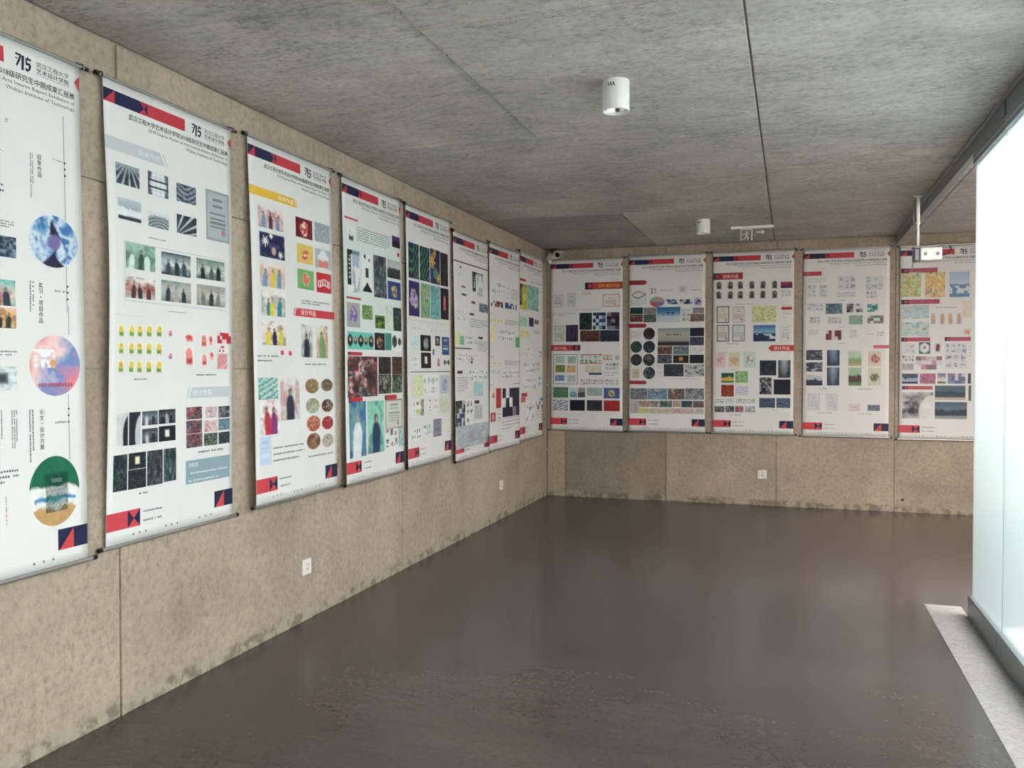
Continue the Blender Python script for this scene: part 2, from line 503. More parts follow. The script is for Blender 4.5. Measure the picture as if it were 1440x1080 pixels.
def paint(style, X, Y, asp, pal, seed):
    """X, Y run 0..1 over the print (Y down); asp is width / height. Returns linear colour."""
    rng = np.random.default_rng(seed)
    P = [np.array(hex3(h)) for h in pal.split()]
    while len(P) < 4:
        P.append(P[-1])
    XA = X * asp
    n0 = hashnoise(X, Y, rng, 3)
    full = np.ones(X.shape + (3,))
    e = 0.05
    def stretch(t):
        lo, hi = np.percentile(t, 4), np.percentile(t, 96)
        return (t - lo) / max(hi - lo, 1e-6)
    if style == 'noise':
        img = pal_map(stretch(n0), P)
        sp = hashnoise(X, Y, rng, 9, 2)
        img = lay(img, soft(np.percentile(sp, 84) - sp, 0.06) * 0.8, P[rng.integers(len(P))])
        img = lay(img, soft(np.percentile(n0, 12) - sp, 0.06) * 0.6, P[0])
        return img * (0.8 + 0.4 * hashnoise(X, Y, rng, 14, 2))[..., None]
    if style in ('fan', 'fan2'):
        ox, oy = (0.55, -0.25) if style == 'fan' else (-0.1, 1.2)
        a = np.arctan2(X - ox, np.abs(Y - oy) + 1e-3)
        s = 0.5 + 0.5 * np.sin(a * (26 if style == 'fan' else 20) + 1.2)
        img = pal_map(np.clip(Y + 0.4 * (n0 - 0.5), 0, 1), [P[3], P[0], P[2]] if style == 'fan' else [P[0], P[2], P[0]])
        return lay(img, np.clip((s - 0.78) * 8, 0, 1) * 0.85, P[1]) * (0.75 + 0.5 * n0)[..., None]
    if style == 'grid':
        img = full * P[0]
        gx, gy = np.abs((X * 5) % 1 - 0.5), np.abs((Y * 5) % 1 - 0.5)
        img = lay(img, (gx > 0.42) * 0.6, P[2]); img = lay(img, (gy > 0.42) * 0.6, P[2])
        d = np.abs(X - 0.5) - 0.40 + 0.10 * np.abs(Y - 0.5) * 2
        img = lay(img, soft(-d, 0.06), P[1])
        return lay(img, (np.abs(Y - 0.35) < 0.05) | (np.abs(Y - 0.66) < 0.04), P[3])
    if style == 'wave':
        s = 0.5 + 0.5 * np.sin(22 * (Y + 0.35 * np.sin(3.0 * X + seed) + 0.25 * n0) + 4 * X)
        img = pal_map(stretch(n0), [P[0], P[2], P[0]])
        return lay(img, np.clip(s * 1.6 - 0.8, 0, 1), P[1])
    if style == 'arc':
        r = np.hypot(X - 0.55, (Y - 1.15))
        s = 0.5 + 0.5 * np.sin(r * 34)
        return lay(full * P[0], (r < 0.95) * (0.35 + 0.65 * s), P[1])
    if style == 'land':
        img = pal_map(Y, [P[0], P[1]])
        ridge = 0.45 + 0.25 * (hashnoise(X, np.full_like(Y, 0.3), rng, 4) - 0.5) * 2
        img = lay(img, soft(ridge - Y, e), P[2])
        img = lay(img, soft(0.78 - Y + 0.08 * n0, e), P[3])
        return img * (0.85 + 0.3 * n0)[..., None]
    if style == 'skysea':
        img = pal_map(Y / 0.5, [P[0], P[1]])
        img = lay(img, soft(0.52 - Y - 0.06 * n0, e), P[2])
        return lay(img, (n0 > 0.52) * (Y > 0.55) * (Y < 0.85) * 0.9, P[3])
    if style == 'skytxt':
        img = pal_map(Y, [P[0], P[2], P[1], P[1]])
        return lay(img, (np.abs(Y - 0.45) < 0.09) * (X > 0.2) * (X < 0.75) * (hashnoise(X, Y, rng, 16, 1) > 0.42), P[3])
    if style == 'dusk':
        img = pal_map(Y, [P[0], P[1], P[1] * 0.8, P[3]])
        img = lay(img, soft(0.80 - Y - 0.06 * n0, e), P[2])
        return lay(img, (np.abs(Y - 0.36) < 0.05) * (np.abs(X - 0.5) < 0.26) * (np.sin(X * 90) > -0.2), P[2])
    if style == 'people':
        img = pal_map(np.clip(Y + 0.5 * (n0 - 0.5), 0, 1), [P[0], P[1], P[0] * 0.8])
        img = lay(img, soft(0.47 - n0 + 0.2 * np.abs(Y - 0.6), 0.08) * 0.45, P[3])
        num = 1 + int(asp > 0.8) + int(asp > 1.7)
        for k in range(num):
            cx = asp * ((k + 1) / (num + 1) + rng.uniform(-0.05, 0.05))
            hy, lean = rng.uniform(0.26, 0.40), rng.uniform(-0.12, 0.12)
            c = P[2 + (k + seed) % 2]
            t = np.clip((Y - hy - 0.07) / 0.2, 0, 1)
            half = 0.05 + 0.115 * np.sqrt(t) - 0.03 * np.clip(Y - hy - 0.32, 0, 1)
            wob = 0.05 * (hashnoise(X, Y, rng, 7, 2) - 0.5)
            body = np.maximum(np.abs(XA - cx - lean * (Y - hy)) - half + wob, hy + 0.06 - Y)
            img = lay(img, soft(body, e), c)
            img = lay(img, soft(np.hypot((XA - cx) * 1.15, Y - hy) - 0.085, e), c * 0.35)
            img = lay(img, soft(np.hypot(XA - cx - 0.015, (Y - hy - 0.02) * 0.9) - 0.05, e) * 0.9, np.array((0.50, 0.36, 0.29)))
        return img * (0.82 + 0.36 * hashnoise(X, Y, rng, 10, 2))[..., None]
    if style == 'curve':
        img = pal_map(stretch(n0), [P[0], P[1]])
        d = np.hypot((X - 1.05) * 1.2, Y - 0.72) - 0.62
        return lay(img, soft(d, 0.05), P[2]) * (0.85 + 0.3 * n0)[..., None]
    if style == 'lampdark':
        img = pal_map(stretch(n0), [P[0], P[3], P[1]])
        return lay(img, soft(np.maximum(np.abs(X - 0.5) - 0.12, np.abs(Y - 0.48) - 0.22), 0.06), P[2])
    if style == 'spot':
        img = pal_map(stretch(n0), [P[0], P[2], P[3]])
        return lay(img, np.clip(1.15 - np.hypot((X - 0.5) * 2.6, (Y - 0.05) * 1.2), 0, 1) * 0.9, P[1])
    if style == 'cert':
        img = full * P[0]
        bx = np.minimum(np.minimum(X, 1 - X) * asp, np.minimum(Y, 1 - Y))
        img = lay(img, soft(bx - 0.05, 0.03), P[1])
        for k, y in enumerate((0.18, 0.30, 0.46, 0.56, 0.64, 0.72)):
            wd = 0.22 if k < 2 else 0.34
            img = lay(img, (np.abs(Y - y) < 0.022) * (np.abs(X - 0.5) < wd) * 0.75, P[2])
        return lay(img, soft(np.hypot(XA - 0.74 * asp, Y - 0.82) - 0.07, 0.03) * 0.8, P[3])
    if style == 'framed':
        img = paint('icons', X, Y, asp, ' '.join(pal.split()[i] for i in (0, 2, 3)), seed)
        return lay(img, (np.minimum(Y, 1 - Y) < 0.09) * 1.0, P[1])
    if style == 'blob':
        img = pal_map(stretch(n0), [P[0], P[0] * 0.9])
        d = np.hypot(XA - 0.5 * asp, (Y - 0.52)) - min(asp, 1) * 0.34 + 0.3 * (n0 - 0.5)
        img = lay(img, soft(d, e), P[1])
        d2 = hashnoise(X, Y, rng, 6, 2)
        img = lay(img, soft(d + 0.04, e) * (d2 > 0.56), P[2])
        return lay(img, soft(d + 0.04, e) * (d2 < 0.40), P[3])
    if style == 'flag':
        img = full * P[0]
        d = np.abs(Y - 0.52 - 0.05 * np.sin(X * 9)) - 0.17
        img = lay(img, soft(np.maximum(d, np.abs(X - 0.5) - 0.40), 0.05), P[1])
        return lay(img, (d < -0.06) * (np.abs(X - 0.5) < 0.32) * (np.sin(X * 40) > 0.1), P[0])
    if style == 'mini':
        img = full * P[0]
        j = rng.uniform(-0.05, 0.05)
        hd = np.hypot((X - 0.5 - j) / 1.0, (Y - 0.36) * 1.15) - 0.32
        img = lay(img, soft(np.maximum(np.abs(X - 0.5) - 0.3, np.abs(Y - 0.72) - 0.2), 0.15), P[2])
        img = lay(img, soft(hd, 0.12), P[1])
        n1 = hashnoise(X, Y, rng, 5, 2)
        return lay(img, soft(hd + 0.1, 0.1) * (n1 > 0.56) * 0.8, P[3])
    if style == 'tiles':
        nx, ny = max(2, round(4 * asp ** 0.5)), max(2, round(4 / asp ** 0.5))
        idx = rng.integers(0, len(P), (ny, nx))
        img = np.array(P)[idx[np.minimum((Y * ny).astype(int), ny - 1), np.minimum((X * nx).astype(int), nx - 1)]]
        return img * (0.72 + 0.56 * hashnoise(X, Y, rng, 12, 2))[..., None]
    if style == 'diag':
        return lay(full * P[1], ((XA + Y) * 7 % 1) < 0.55, P[0])
    if style == 'diag2':
        s = 0.5 + 0.5 * np.sin((X * 0.6 + Y + 0.3 * n0) * 24)
        return lay(pal_map(stretch(n0), [P[0], P[2], P[0]]), (s > 0.7) * 0.8, P[1])
    if style == 'burst':
        img = pal_map(stretch(n0), [P[0], P[0] * 0.8, P[2]])
        for cx, cy, r in ((0.22, 0.35, 0.22), (0.82, 0.8, 0.16), (0.45, 0.1, 0.12)):
            a = np.arctan2(Y - cy, X - cx)
            img = lay(img, soft(np.hypot(XA - cx * asp, Y - cy) - r * (0.7 + 0.4 * np.sin(a * 9)), 0.04), P[1])
        return lay(img, soft(np.hypot(XA - 0.55 * asp, Y - 0.7) - 0.16, 0.05), P[3])
    if style == 'armour':
        img = pal_map(stretch(n0 + 0.2 * hashnoise(X, Y, rng, 8)), [P[0], P[2], P[1], P[0]])
        d = np.abs(X - 0.52 + 0.05 * np.sin(Y * 9)) - 0.34 * np.clip(Y - 0.08, 0, 1) * (0.6 + 0.5 * np.sin(Y * 7))
        img = lay(img, soft(np.maximum(d, 0.08 - Y), 0.04), P[3] * 0.5)
        return lay(img, soft(np.hypot((X - 0.5), (Y - 0.5)) - 0.15 + 0.2 * (n0 - 0.5), 0.05), P[4] if len(P) > 4 else P[3])
    if style == 'splash':
        img = pal_map(np.clip(X * 0.5 + Y * 0.3 + 0.5 * (n0 - 0.5), 0, 1), [P[0], P[1], P[2], P[0], P[1]])
        t = (np.abs(Y - 0.30) < 0.07) | (np.abs(Y - 0.46) < 0.07)
        img = lay(img, t * (X > 0.08) * (X < 0.5) * (hashnoise(X, Y, rng, 15, 1) > 0.40), P[3])
        img = lay(img, (np.abs(Y - 0.82) < 0.03) * (np.abs(X - 0.5) < 0.36) * (np.sin(X * 110) > -0.4), np.array((0.45, 0.06, 0.10)))
        return lay(img, soft(np.hypot(X - 0.45, Y - 0.46) - 0.07, 0.04), P[4] if len(P) > 4 else P[3])
    if style == 'beach':
        f = Y + 0.10 * (n0 - 0.5) * 2
        img = lay(full * P[0], soft(0.42 - f, 0.04), P[1])
        img = lay(img, soft(0.46 - f, 0.04), P[2]); img = lay(img, soft(0.60 - f, 0.03) * (n0 > 0.48), P[3])
        img = lay(img, soft(0.66 - f, 0.03), P[2])
        return lay(img, soft(0.74 - f, 0.04), P[4] if len(P) > 4 else P[3]) * (0.85 + 0.3 * hashnoise(X, Y, rng, 12, 2))[..., None]
    if style == 'app':
        img = full * P[0]
        img = lay(img, (np.abs(Y - 0.18) < 0.05) * (np.abs(X - 0.5) < 0.24) * 0.8, P[2])
        for y in (0.38, 0.5):
            img = lay(img, (np.abs(Y - y) < 0.012) * (np.abs(X - 0.5) < 0.34) * 0.7, P[2])
        img = lay(img, (np.abs(Y - 0.66) < 0.05) * (np.abs(X - 0.5) < 0.36), P[1])
        return lay(img, (np.abs(Y - 0.84) < 0.02) * (np.sin(X * 28) > 0.5), P[2])
    if style == 'phone':
        img = pal_map(stretch(n0), [P[0], P[3], P[0]])
        img = lay(img, soft(np.maximum(np.abs(X - 0.5) - 0.22, np.abs(Y - 0.5) - 0.24), e), P[1])
        return lay(img, soft(np.maximum(np.abs(X - 0.5) - 0.16, np.abs(Y - 0.5) - 0.16), e), P[2])
    if style == 'book':
        img = full * P[0]
        img = lay(img, (X < 0.3) * (Y < 0.84), P[1]); img = lay(img, (Y < 0.10), P[1])
        img = lay(img, (X > 0.40) * (n0 > 0.5) * 0.7, P[2])
        return lay(img, (np.abs(X - 0.16) < 0.05) * (Y > 0.15) * (Y < 0.7) * (np.sin(Y * 60) > 0), P[0])
    if style == 'book2':
        img = full * P[0]
        img = lay(img, (np.hypot(XA - 0.3 * asp, Y - 0.08) < 0.06) | (np.hypot(XA - 0.75 * asp, Y - 0.15) < 0.04), P[1])
        img = lay(img, (np.abs(X - 0.5) < 0.14) * (np.abs(Y - 0.5) < 0.13), P[2])
        return lay(img, (Y > 0.74) * (np.abs(X - 0.5) * 0.5 < (Y - 0.74)), P[1])
    if style == 'hex':
        img = full * P[0]
        k = max(1, round(asp * 1.6))
        for q in range(k):
            cx, h = asp * (q + 0.5) / k, 0.30 if q % 2 else 0.46
            d = np.maximum(np.abs(XA - cx) / 0.8, (np.abs(Y - 0.5) + np.abs(XA - cx) * 0.7)) - h * min(1, asp / k * 1.3)
            img = lay(img, soft(d, 0.04), P[1])
            img = lay(img, soft(np.hypot(XA - cx, Y - 0.44) - 0.12 * min(1, asp), 0.06), P[2])
        return img
    if style == 'map':
        img = pal_map(stretch(n0), [P[0], P[1], P[0]])
        return lay(img, (hashnoise(X, Y, rng, 12, 1) > 0.80) * 0.8, P[3])
    if style == 'fish':
        img = full * P[0]
        for s in (1, -1):
            y = 0.5 + s * 0.36 * np.sin(np.clip(X * 1.12, 0, 1.12) * math.pi)
            img = lay(img, soft(np.abs(Y - y) - 0.07, 0.06), P[1] if s > 0 else P[2])
        return img
    if style == 'quad':
        return pal_map(stretch(np.where(Y < 0.5, X * 0.3, 0.5 + X * 0.5) + 0.1 * n0), P)
    if style == 'hlist':
        img = pal_map(stretch(n0), P)
        return lay(img, (np.sin(Y * 40) > 0.3) * (hashnoise(X, Y, rng, 12, 1) > 0.45) * 0.35, (0.12, 0.11, 0.12))
    if style == 'bottle':
        img = full * P[0]
        d = np.abs(X - 0.5) - np.where(Y < 0.3, 0.14 + 0.5 * np.clip(Y - 0.08, 0, 1), 0.34)
        img = lay(img, soft(np.maximum(d, 0.05 - Y), 0.1), P[1])
        return lay(img, soft(np.maximum(np.abs(X - 0.5) - 0.34, np.abs(Y - 0.75) - 0.2), 0.1) * (n0 > 0.45), P[2])
    if style == 'icons':
        img = full * P[0]
        k = max(1, round(asp * 2.2)); q = max(1, round(2.2 / asp)) if asp < 1 else 2
        for a in range(k):
            for b in range(q):
                cx, cy = (a + 0.5) / k, (b + 0.5) / q
                rx, ry = rng.uniform(0.2, 0.42) / k, rng.uniform(0.18, 0.40) / q
                d = np.maximum(np.abs(X - cx) / rx, np.abs(Y - cy) / ry) - 1
                keep = hashnoise(X, Y, rng, 10, 1) > 0.45
                img = lay(img, soft(d, 0.3) * keep * 0.85, P[1 + (a + b) % 2])
        return img
    return pal_map(stretch(n0), P)

# ------------------------------------------------------------------ lettering
TEXT_CACHE = {}
def letters(s, bold=0.0):
    """Outline lettering as flat triangles: unit size, origin at the lower left corner of its box."""
    key = (s, bold)
    if key not in TEXT_CACHE:
        cu = bpy.data.curves.new('lettering', 'FONT')
        cu.body = s
        cu.resolution_u = 2
        cu.offset = bold
        ob = bpy.data.objects.new('lettering', cu)
        COL.objects.link(ob)
        bpy.context.view_layer.update()
        me = bpy.data.meshes.new_from_object(ob.evaluated_get(bpy.context.evaluated_depsgraph_get()))
        v = np.array([p.co[:2] for p in me.vertices])
        f = [tuple(p.vertices) for p in me.polygons]
        bpy.data.objects.remove(ob)
        bpy.data.curves.remove(cu)
        bpy.data.meshes.remove(me)
        v = v - v.min(axis=0)
        TEXT_CACHE[key] = (v, f, v.max(axis=0))
    return TEXT_CACHE[key]

# ------------------------------------------------------------------ posters
PW, PH = 780.0, 1800.0
TITLE = '武汉工程大学艺术设计学院2018级研究生中期成果汇报展'
NAVY, RED = hex3('232a4c'), hex3('c8414e')

class Poster:
    """One hanging paper poster. Print positions are millimetres from the top left paper corner."""
    def __init__(self, label, wall, centre, zb, zt, off, res, curl=0.0, seed=0):
        self.off, self.res, self.curl, self.h = off, res, curl, zt - zb
        rng = random.Random(seed)
        self.ph = [rng.uniform(0, 6.3) for _ in range(4)]
        self.amp = rng.uniform(0.0018, 0.0035)
        if wall == 'left':
            self.root = empty('poster', (0.0, centre, zb), math.pi / 2)
        else:
            self.root = empty('poster', (centre, 0.0, zb), 0.0)
        thing(self.root, label, 'poster', 'exhibition posters hung along the concrete walls')
        self.build_sheet()
    def out(self, u, v):
        tl, tr_, bl, br = self.off
        d = (tl * (1 - u) + tr_ * u) * (1 - v) + (bl * (1 - u) + br * u) * v
        belly = np.sin(np.pi * np.clip(v, 0, 1))
        d = d + belly * self.amp * (1.4 + np.sin(u * 5 + v * 4 + self.ph[0]) + 0.6 * np.sin(v * 9 + self.ph[1]))
        return d + self.curl * (1 - u) ** 3 * belly ** 1.5
    def place(self, x, y, lift=0.0):
        u, v = np.asarray(x, float) / PW, np.asarray(y, float) / PH
        return np.stack([(u - 0.5) * PW / 1000, -(self.out(u, v) + lift / 1000), (1 - v) * self.h], -1)
    def mesh(self, name, xy, faces, col, lift=0.8, parent=None, smooth=True):
        xy = np.asarray(xy, float)
        me = bpy.data.meshes.new(name)
        me.from_pydata(self.place(xy[:, 0], xy[:, 1], lift).tolist(), [], faces)
        at = me.attributes.new('ink', 'FLOAT_COLOR', 'POINT')
        c = np.ones((len(xy), 4), np.float32)
        c[:, :3] = col
        at.data.foreach_set('color', c.ravel())
        if smooth:
            me.polygons.foreach_set('use_smooth', [True] * len(me.polygons))
        me.update()
        return link(name, me, 'ink', parent or self.root)
    @staticmethod
    def grid_faces(nx, ny, base=0):
        i = np.arange(nx * ny).reshape(ny, nx)
        a = (i // nx) * (nx + 1) + i % nx + base
        return np.stack([a, a + nx + 1, a + nx + 2, a + 1], -1).reshape(-1, 4).tolist()
    def build_sheet(self):
        nx, ny = 20, 44
        U, V = np.meshgrid(np.linspace(0, PW, nx + 1), np.linspace(0, PH, ny + 1))
        n = U.size
        front = self.place(U.ravel(), V.ravel(), 0.0)
        back = self.place(U.ravel(), V.ravel(), -1.2)
        f = self.grid_faces(nx, ny)
        fb = [tuple(reversed([k + n for k in q])) for q in f]
        rim = [k for k in range(nx + 1)] + [(j + 1) * (nx + 1) - 1 for j in range(1, ny + 1)] + \
              [ny * (nx + 1) + k for k in range(nx - 1, -1, -1)] + [j * (nx + 1) for j in range(ny - 1, 0, -1)]
        fr = [(rim[k], rim[(k + 1) % len(rim)], rim[(k + 1) % len(rim)] + n, rim[k] + n) for k in range(len(rim))]
        me = mesh_from(np.vstack([front, back]), f + fb + fr)
        sm = [True] * (len(f) + len(fb)) + [False] * len(fr)
        me.polygons.foreach_set('use_smooth', sm)
        link('paper_sheet', me, 'paper', self.root)
    def rods(self, ext, cap):
        tl, tr_, bl, br = self.off
        hw = PW / 2000
        for nm, z, a, b, ex, r in (('top_rod', self.h + 0.004, tl, tr_, ext, 0.0065), ('bottom_rod', -0.004, bl, br, ext, 0.0075)):
            rod = Shape().tube([(-hw - ex, -a - 0.001, z), (hw + ex, -b - 0.001, z)], r, 14).build(nm, 'alu', self.root)
            for s, o in ((-1, a), (1, b)):
                x = s * (hw + ex)
                Shape().tube([(x - s * 0.004, -o - 0.001, z), (x + s * cap, -o - 0.001, z)], r * 1.2, 12).build('end_cap', 'black', rod)
        for s, o in ((-1, tl), (1, tr_)):
            x, z = s * (hw + ext * 0.4), self.h + 0.004
            pts = [(x, 0.0, z + 0.013), (x, -o * 0.7, z + 0.013), (x, -o - 0.007, z + 0.010), (x, -o - 0.0105, z + 0.002), (x, -o - 0.007, z - 0.0065), (x, -o, z - 0.0085)]
            Shape().tube(pts, 0.0022, 8).build('hook', 'black', self.root)
            Shape().tube([(x, 0.0, z + 0.013), (x, -0.005, z + 0.013)], 0.0075, 10).build('hook_plate', 'black', self.root)
    # ---- print elements
    def poly(self, name, pts, col, lift=0.8, parent=None, cut=60.0):
        """A convex flat-coloured shape, cut fine enough to follow the paper."""
        pts = np.asarray(pts, float)
        x0, x1 = pts[:, 0].min(), pts[:, 0].max()
        n = max(1, int(math.ceil((x1 - x0) / cut)))
        xs_ = sorted(set(np.linspace(x0, x1, n + 1).tolist() + pts[:, 0].tolist()))
        rows = []
        for x in xs_:
            ys_ = []
            for k in range(len(pts)):
                p, q = pts[k], pts[(k + 1) % len(pts)]
                if min(p[0], q[0]) - 1e-9 <= x <= max(p[0], q[0]) + 1e-9:
                    if abs(p[0] - q[0]) < 1e-9:
                        ys_ += [p[1], q[1]]
                    else:
                        ys_.append(p[1] + (q[1] - p[1]) * (x - p[0]) / (q[0] - p[0]))
            rows.append((x, min(ys_), max(ys_)))
        m = max(1, int(math.ceil((pts[:, 1].max() - pts[:, 1].min()) / cut)))
        v = [(x, a + (b - a) * k / m) for x, a, b in rows for k in range(m + 1)]
        f = [(i * (m + 1) + k, i * (m + 1) + k + 1, (i + 1) * (m + 1) + k + 1, (i + 1) * (m + 1) + k) for i in range(len(rows) - 1) for k in range(m)]
        return self.mesh(name, v, f, col, lift, parent)
    def rect(self, name, x, y, w, h, col, lift=0.8, parent=None):
        return self.poly(name, [(x, y), (x + w, y), (x + w, y + h), (x, y + h)], col, lift, parent)
    def text(self, name, s, x, y, w, h, col, lift=1.6, bold=0.006, parent=None):
        v, f, m = letters(s, bold)
        p = np.stack([x + v[:, 0] / m[0] * w, y + h - v[:, 1] / m[1] * h], -1)
        return self.mesh(name, p, f, col, lift, parent, False)
    def column(self, name, s, x, y, w, h, col):
        step = h / len(s)
        V, F = [], []
        for k, ch in enumerate(s):
            v, f, m = letters(ch, 0.008)
            sz = min(step * 0.94, w * 1.25)
            b = len(V)
            big = max(m[0], m[1], 0.5)
            V += [(x + w / 2 + (p[0] - m[0] / 2) / big * sz * 0.92, y + step * (k + 0.5) - (p[1] - m[1] / 2) / big * sz * 0.92) for p in v]
            F += [tuple(i + b for i in q) for q in f]
        return self.mesh(name, V, F, col, 1.0, None, False)
    def lines(self, name, x, y, w, h, n, col, lift=0.8, vertical=False, seed=0):
        """Rows of tiny illegible characters, as the photograph resolves small print."""
        rng = random.Random(seed + int(x * 7 + y))
        V, F = [], []
        a, b = (h, w) if vertical else (w, h)
        rowh = b / n
        gh = max(2.2, min(rowh * 0.55, 9.0))
        for r in range(n):
            t, end = 0.0, a * (1.0 if r < n - 1 or n == 1 else rng.uniform(0.5, 0.9))
            while t < end:
                g = gh * rng.uniform(0.55, 0.95)
                if rng.random() > 0.10:
                    q0, q1 = t, min(t + g, a)
                    c0 = rowh * (r + 0.5) - gh / 2 + gh * rng.uniform(0, 0.2)
                    c1 = rowh * (r + 0.5) + gh / 2 - gh * rng.uniform(0, 0.2)
                    k = len(V)
                    if vertical:
                        V += [(x + c0, y + q0), (x + c1, y + q0), (x + c1, y + q1), (x + c0, y + q1)]
                    else:
                        V += [(x + q0, y + c0), (x + q1, y + c0), (x + q1, y + c1), (x + q0, y + c1)]
                    F.append((k, k + 1, k + 2, k + 3))
                t += g + gh * 0.35
        if F:
            o = self.mesh(name, V, F, col, lift, None, False)
            o['kind'] = 'stuff'
            return o
    def picture(self, x, y, w, h, style, pal, seed, disc=False):
        nx, ny = max(4, min(90, round(w / self.res))), max(4, min(120, round(h / self.res)))
        X, Y = np.meshgrid(np.linspace(0, 1, nx + 1), np.linspace(0, 1, ny + 1))
        if disc:    # squeeze the grid onto an ellipse
            a, b = X * 2 - 1, Y * 2 - 1
            X, Y = (a * np.sqrt(1 - b * b / 2) + 1) / 2, (b * np.sqrt(1 - a * a / 2) + 1) / 2
        col = paint(style, X, Y, w / h, pal, seed).reshape(-1, 3)
        xy = np.stack([x + X.ravel() * w, y + Y.ravel() * h], -1)
        return self.mesh('round_picture' if disc else 'picture', xy, self.grid_faces(nx, ny), np.clip(col, 0, 0.9), 1.2)
    def band(self, x, y, w, h, col, shape):
        s = h * 0.5
        pts = {'plain': [(x, y), (x + w, y), (x + w, y + h), (x, y + h)],
               'slashr': [(x, y), (x + w - s * 1.6, y), (x + w - s * 0.6, y + h), (x, y + h)],
               'slashl': [(x + s * 1.6, y), (x + w, y), (x + w, y + h), (x + s * 0.8, y + h)],
               'arrow': [(x, y), (x + w - s, y), (x + w, y + h / 2), (x + w - s, y + h), (x, y + h)],
               'arrowl': [(x, y + h / 2), (x + s, y), (x + w, y), (x + w, y + h), (x + s, y + h)],
               'pill': [(x, y), (x + w - s, y), (x + w, y + h / 2), (x + w - s, y + h), (x, y + h)]}.get(shape, [(x, y), (x + w, y), (x + w, y + h), (x, y + h)])
        o = self.poly('section_band', pts, hex3(col), 0.8)
        if shape == 'slashr':
            self.poly('band_stripe', [(x + w - s * 1.1, y), (x + w - s * 0.8, y), (x + w + s * 0.2, y + h), (x + w - s * 0.1, y + h)], hex3(col), 0.8, o)
        if shape == 'slashl':
            self.poly('band_stripe', [(x + s * 0.7, y), (x + s * 1.1, y), (x + s * 0.4, y + h), (x, y + h)], hex3(col), 0.8, o)
        if shape in ('navyl', 'pill'):
            k = min(h * 1.6, w * 0.2)
            self.rect('band_end', x, y, k, h, NAVY, 1.2, o)
            self.poly('band_mark', [(x + k * 0.3, y + h * 0.5), (x + k * 0.65, y + h * 0.1), (x + k, y + h * 0.5), (x + k * 0.65, y + h * 0.9)], RED, 1.6, o)
        if shape == 'navyr':
            k = min(h * 2, w * 0.25)
            self.rect('band_end', x + w - k, y, k, h, NAVY, 1.2, o)
            self.poly('band_mark', [(x + w - k * 0.75, y + h * 0.5), (x + w - k * 0.5, y + h * 0.1), (x + w - k * 0.25, y + h * 0.5), (x + w - k * 0.5, y + h * 0.9)], RED, 1.6, o)
    def template(self, seed=0):
        hb = self.rect('header_band', 0, 36, 463, 51, RED, 0.8)
        self.poly('band_mark', [(0, 36), (58, 36), (0, 87)], NAVY, 1.2, hb)
        self.poly('band_mark', [(58, 36), (188, 36), (216, 61), (190, 87), (58, 87)], NAVY, 1.2, hb)
        self.poly('band_mark', [(236, 38), (236, 86), (217, 61)], NAVY, 1.4, hb)
        self.poly('band_mark', [(192, 38), (232, 38), (216, 59)], hex3('b03a52'), 1.3, hb)
        # brush emblem of the art school
        em = self.rect('emblem', 508, 38, 24, 7.0, hex3('2a3254'), 0.8)
        for q in ([(524, 45), (532, 45), (524, 64), (517, 62)], [(517, 62), (524, 64), (515, 82), (509, 80)], [(507, 54), (516, 54), (516, 58), (507, 58)], [(533, 40), (543, 40), (540, 90), (531, 90)],
                  [(548, 44), (571, 42), (571, 49), (548, 51)], [(548, 50), (554, 50), (554, 63), (548, 63)], [(548, 60), (566, 58), (570, 66), (548, 68)],
                  [(563, 60), (571, 64), (567, 82), (559, 82)], [(546, 78), (562, 80), (560, 89), (548, 87)], [(555, 38), (560, 38), (560, 46), (555, 46)]):
            self.poly('emblem_stroke', q, hex3('232a44'), 1.0, em)
        self.text('school_name', '武汉工程大学', 592, 41, 140, 19, hex3('3c3f48'), 1.0, 0.0)
        self.text('school_name', '艺术设计学院', 592, 64, 140, 18, hex3('3c3f48'), 1.0, 0.01)
        self.lines('school_caption', 592, 84, 140, 5, 1, hex3('80838a'))
        self.poly('edge_notch', [(757, 62), (780, 34), (780, 90)], hex3('c04450'), 0.8)
        self.text('title_lettering', TITLE, 130, 104, 626, 24, hex3('26262c'), 1.0, 0.006)
        self.text('subtitle_lettering', '2018 Degree Master of Arts Interim Report Exhibition of', 240, 135, 516, 16, hex3('505058'), 1.0, 0.0)
        self.text('subtitle_lettering', 'Wuhan Institute of Technology', 468, 157, 288, 16, hex3('505058'), 1.0, 0.0)
        fb = self.rect('footer_block', 0, 1673, 180, 70, hex3('d24a56'), 0.8)
        self.poly('band_mark', [(112, 1673), (146, 1708), (112, 1743)], NAVY, 1.2, fb)
        self.poly('band_mark', [(180, 1673), (180, 1743), (146, 1708)], NAVY, 1.2, fb)
        fr = self.rect('footer_block', 647, 1671, 133, 74, NAVY, 0.8)
        self.poly('band_mark', [(653, 1745), (716, 1673), (716, 1745)], hex3('d24a50'), 1.2, fr)
        self.lines('footer_lettering', 199, 1683, 108, 14, 1, hex3('50505a'), seed=seed)
        self.lines('footer_lettering', 199, 1720, 104, 14, 1, hex3('50505a'), seed=seed + 1)
        V, F = [], []
        for x in (143, 178, 213, 330, 365, 400, 545, 585, 625):
            k = len(V)
            V += [(x - 4, 1768), (x + 4, 1767), (x + 3, 1775), (x - 3, 1776)]
            F.append((k, k + 1, k + 2, k + 3))
        self.mesh('footer_marks', V, F, hex3('5a5a60'), 0.8, None, False)['kind'] = 'stuff'
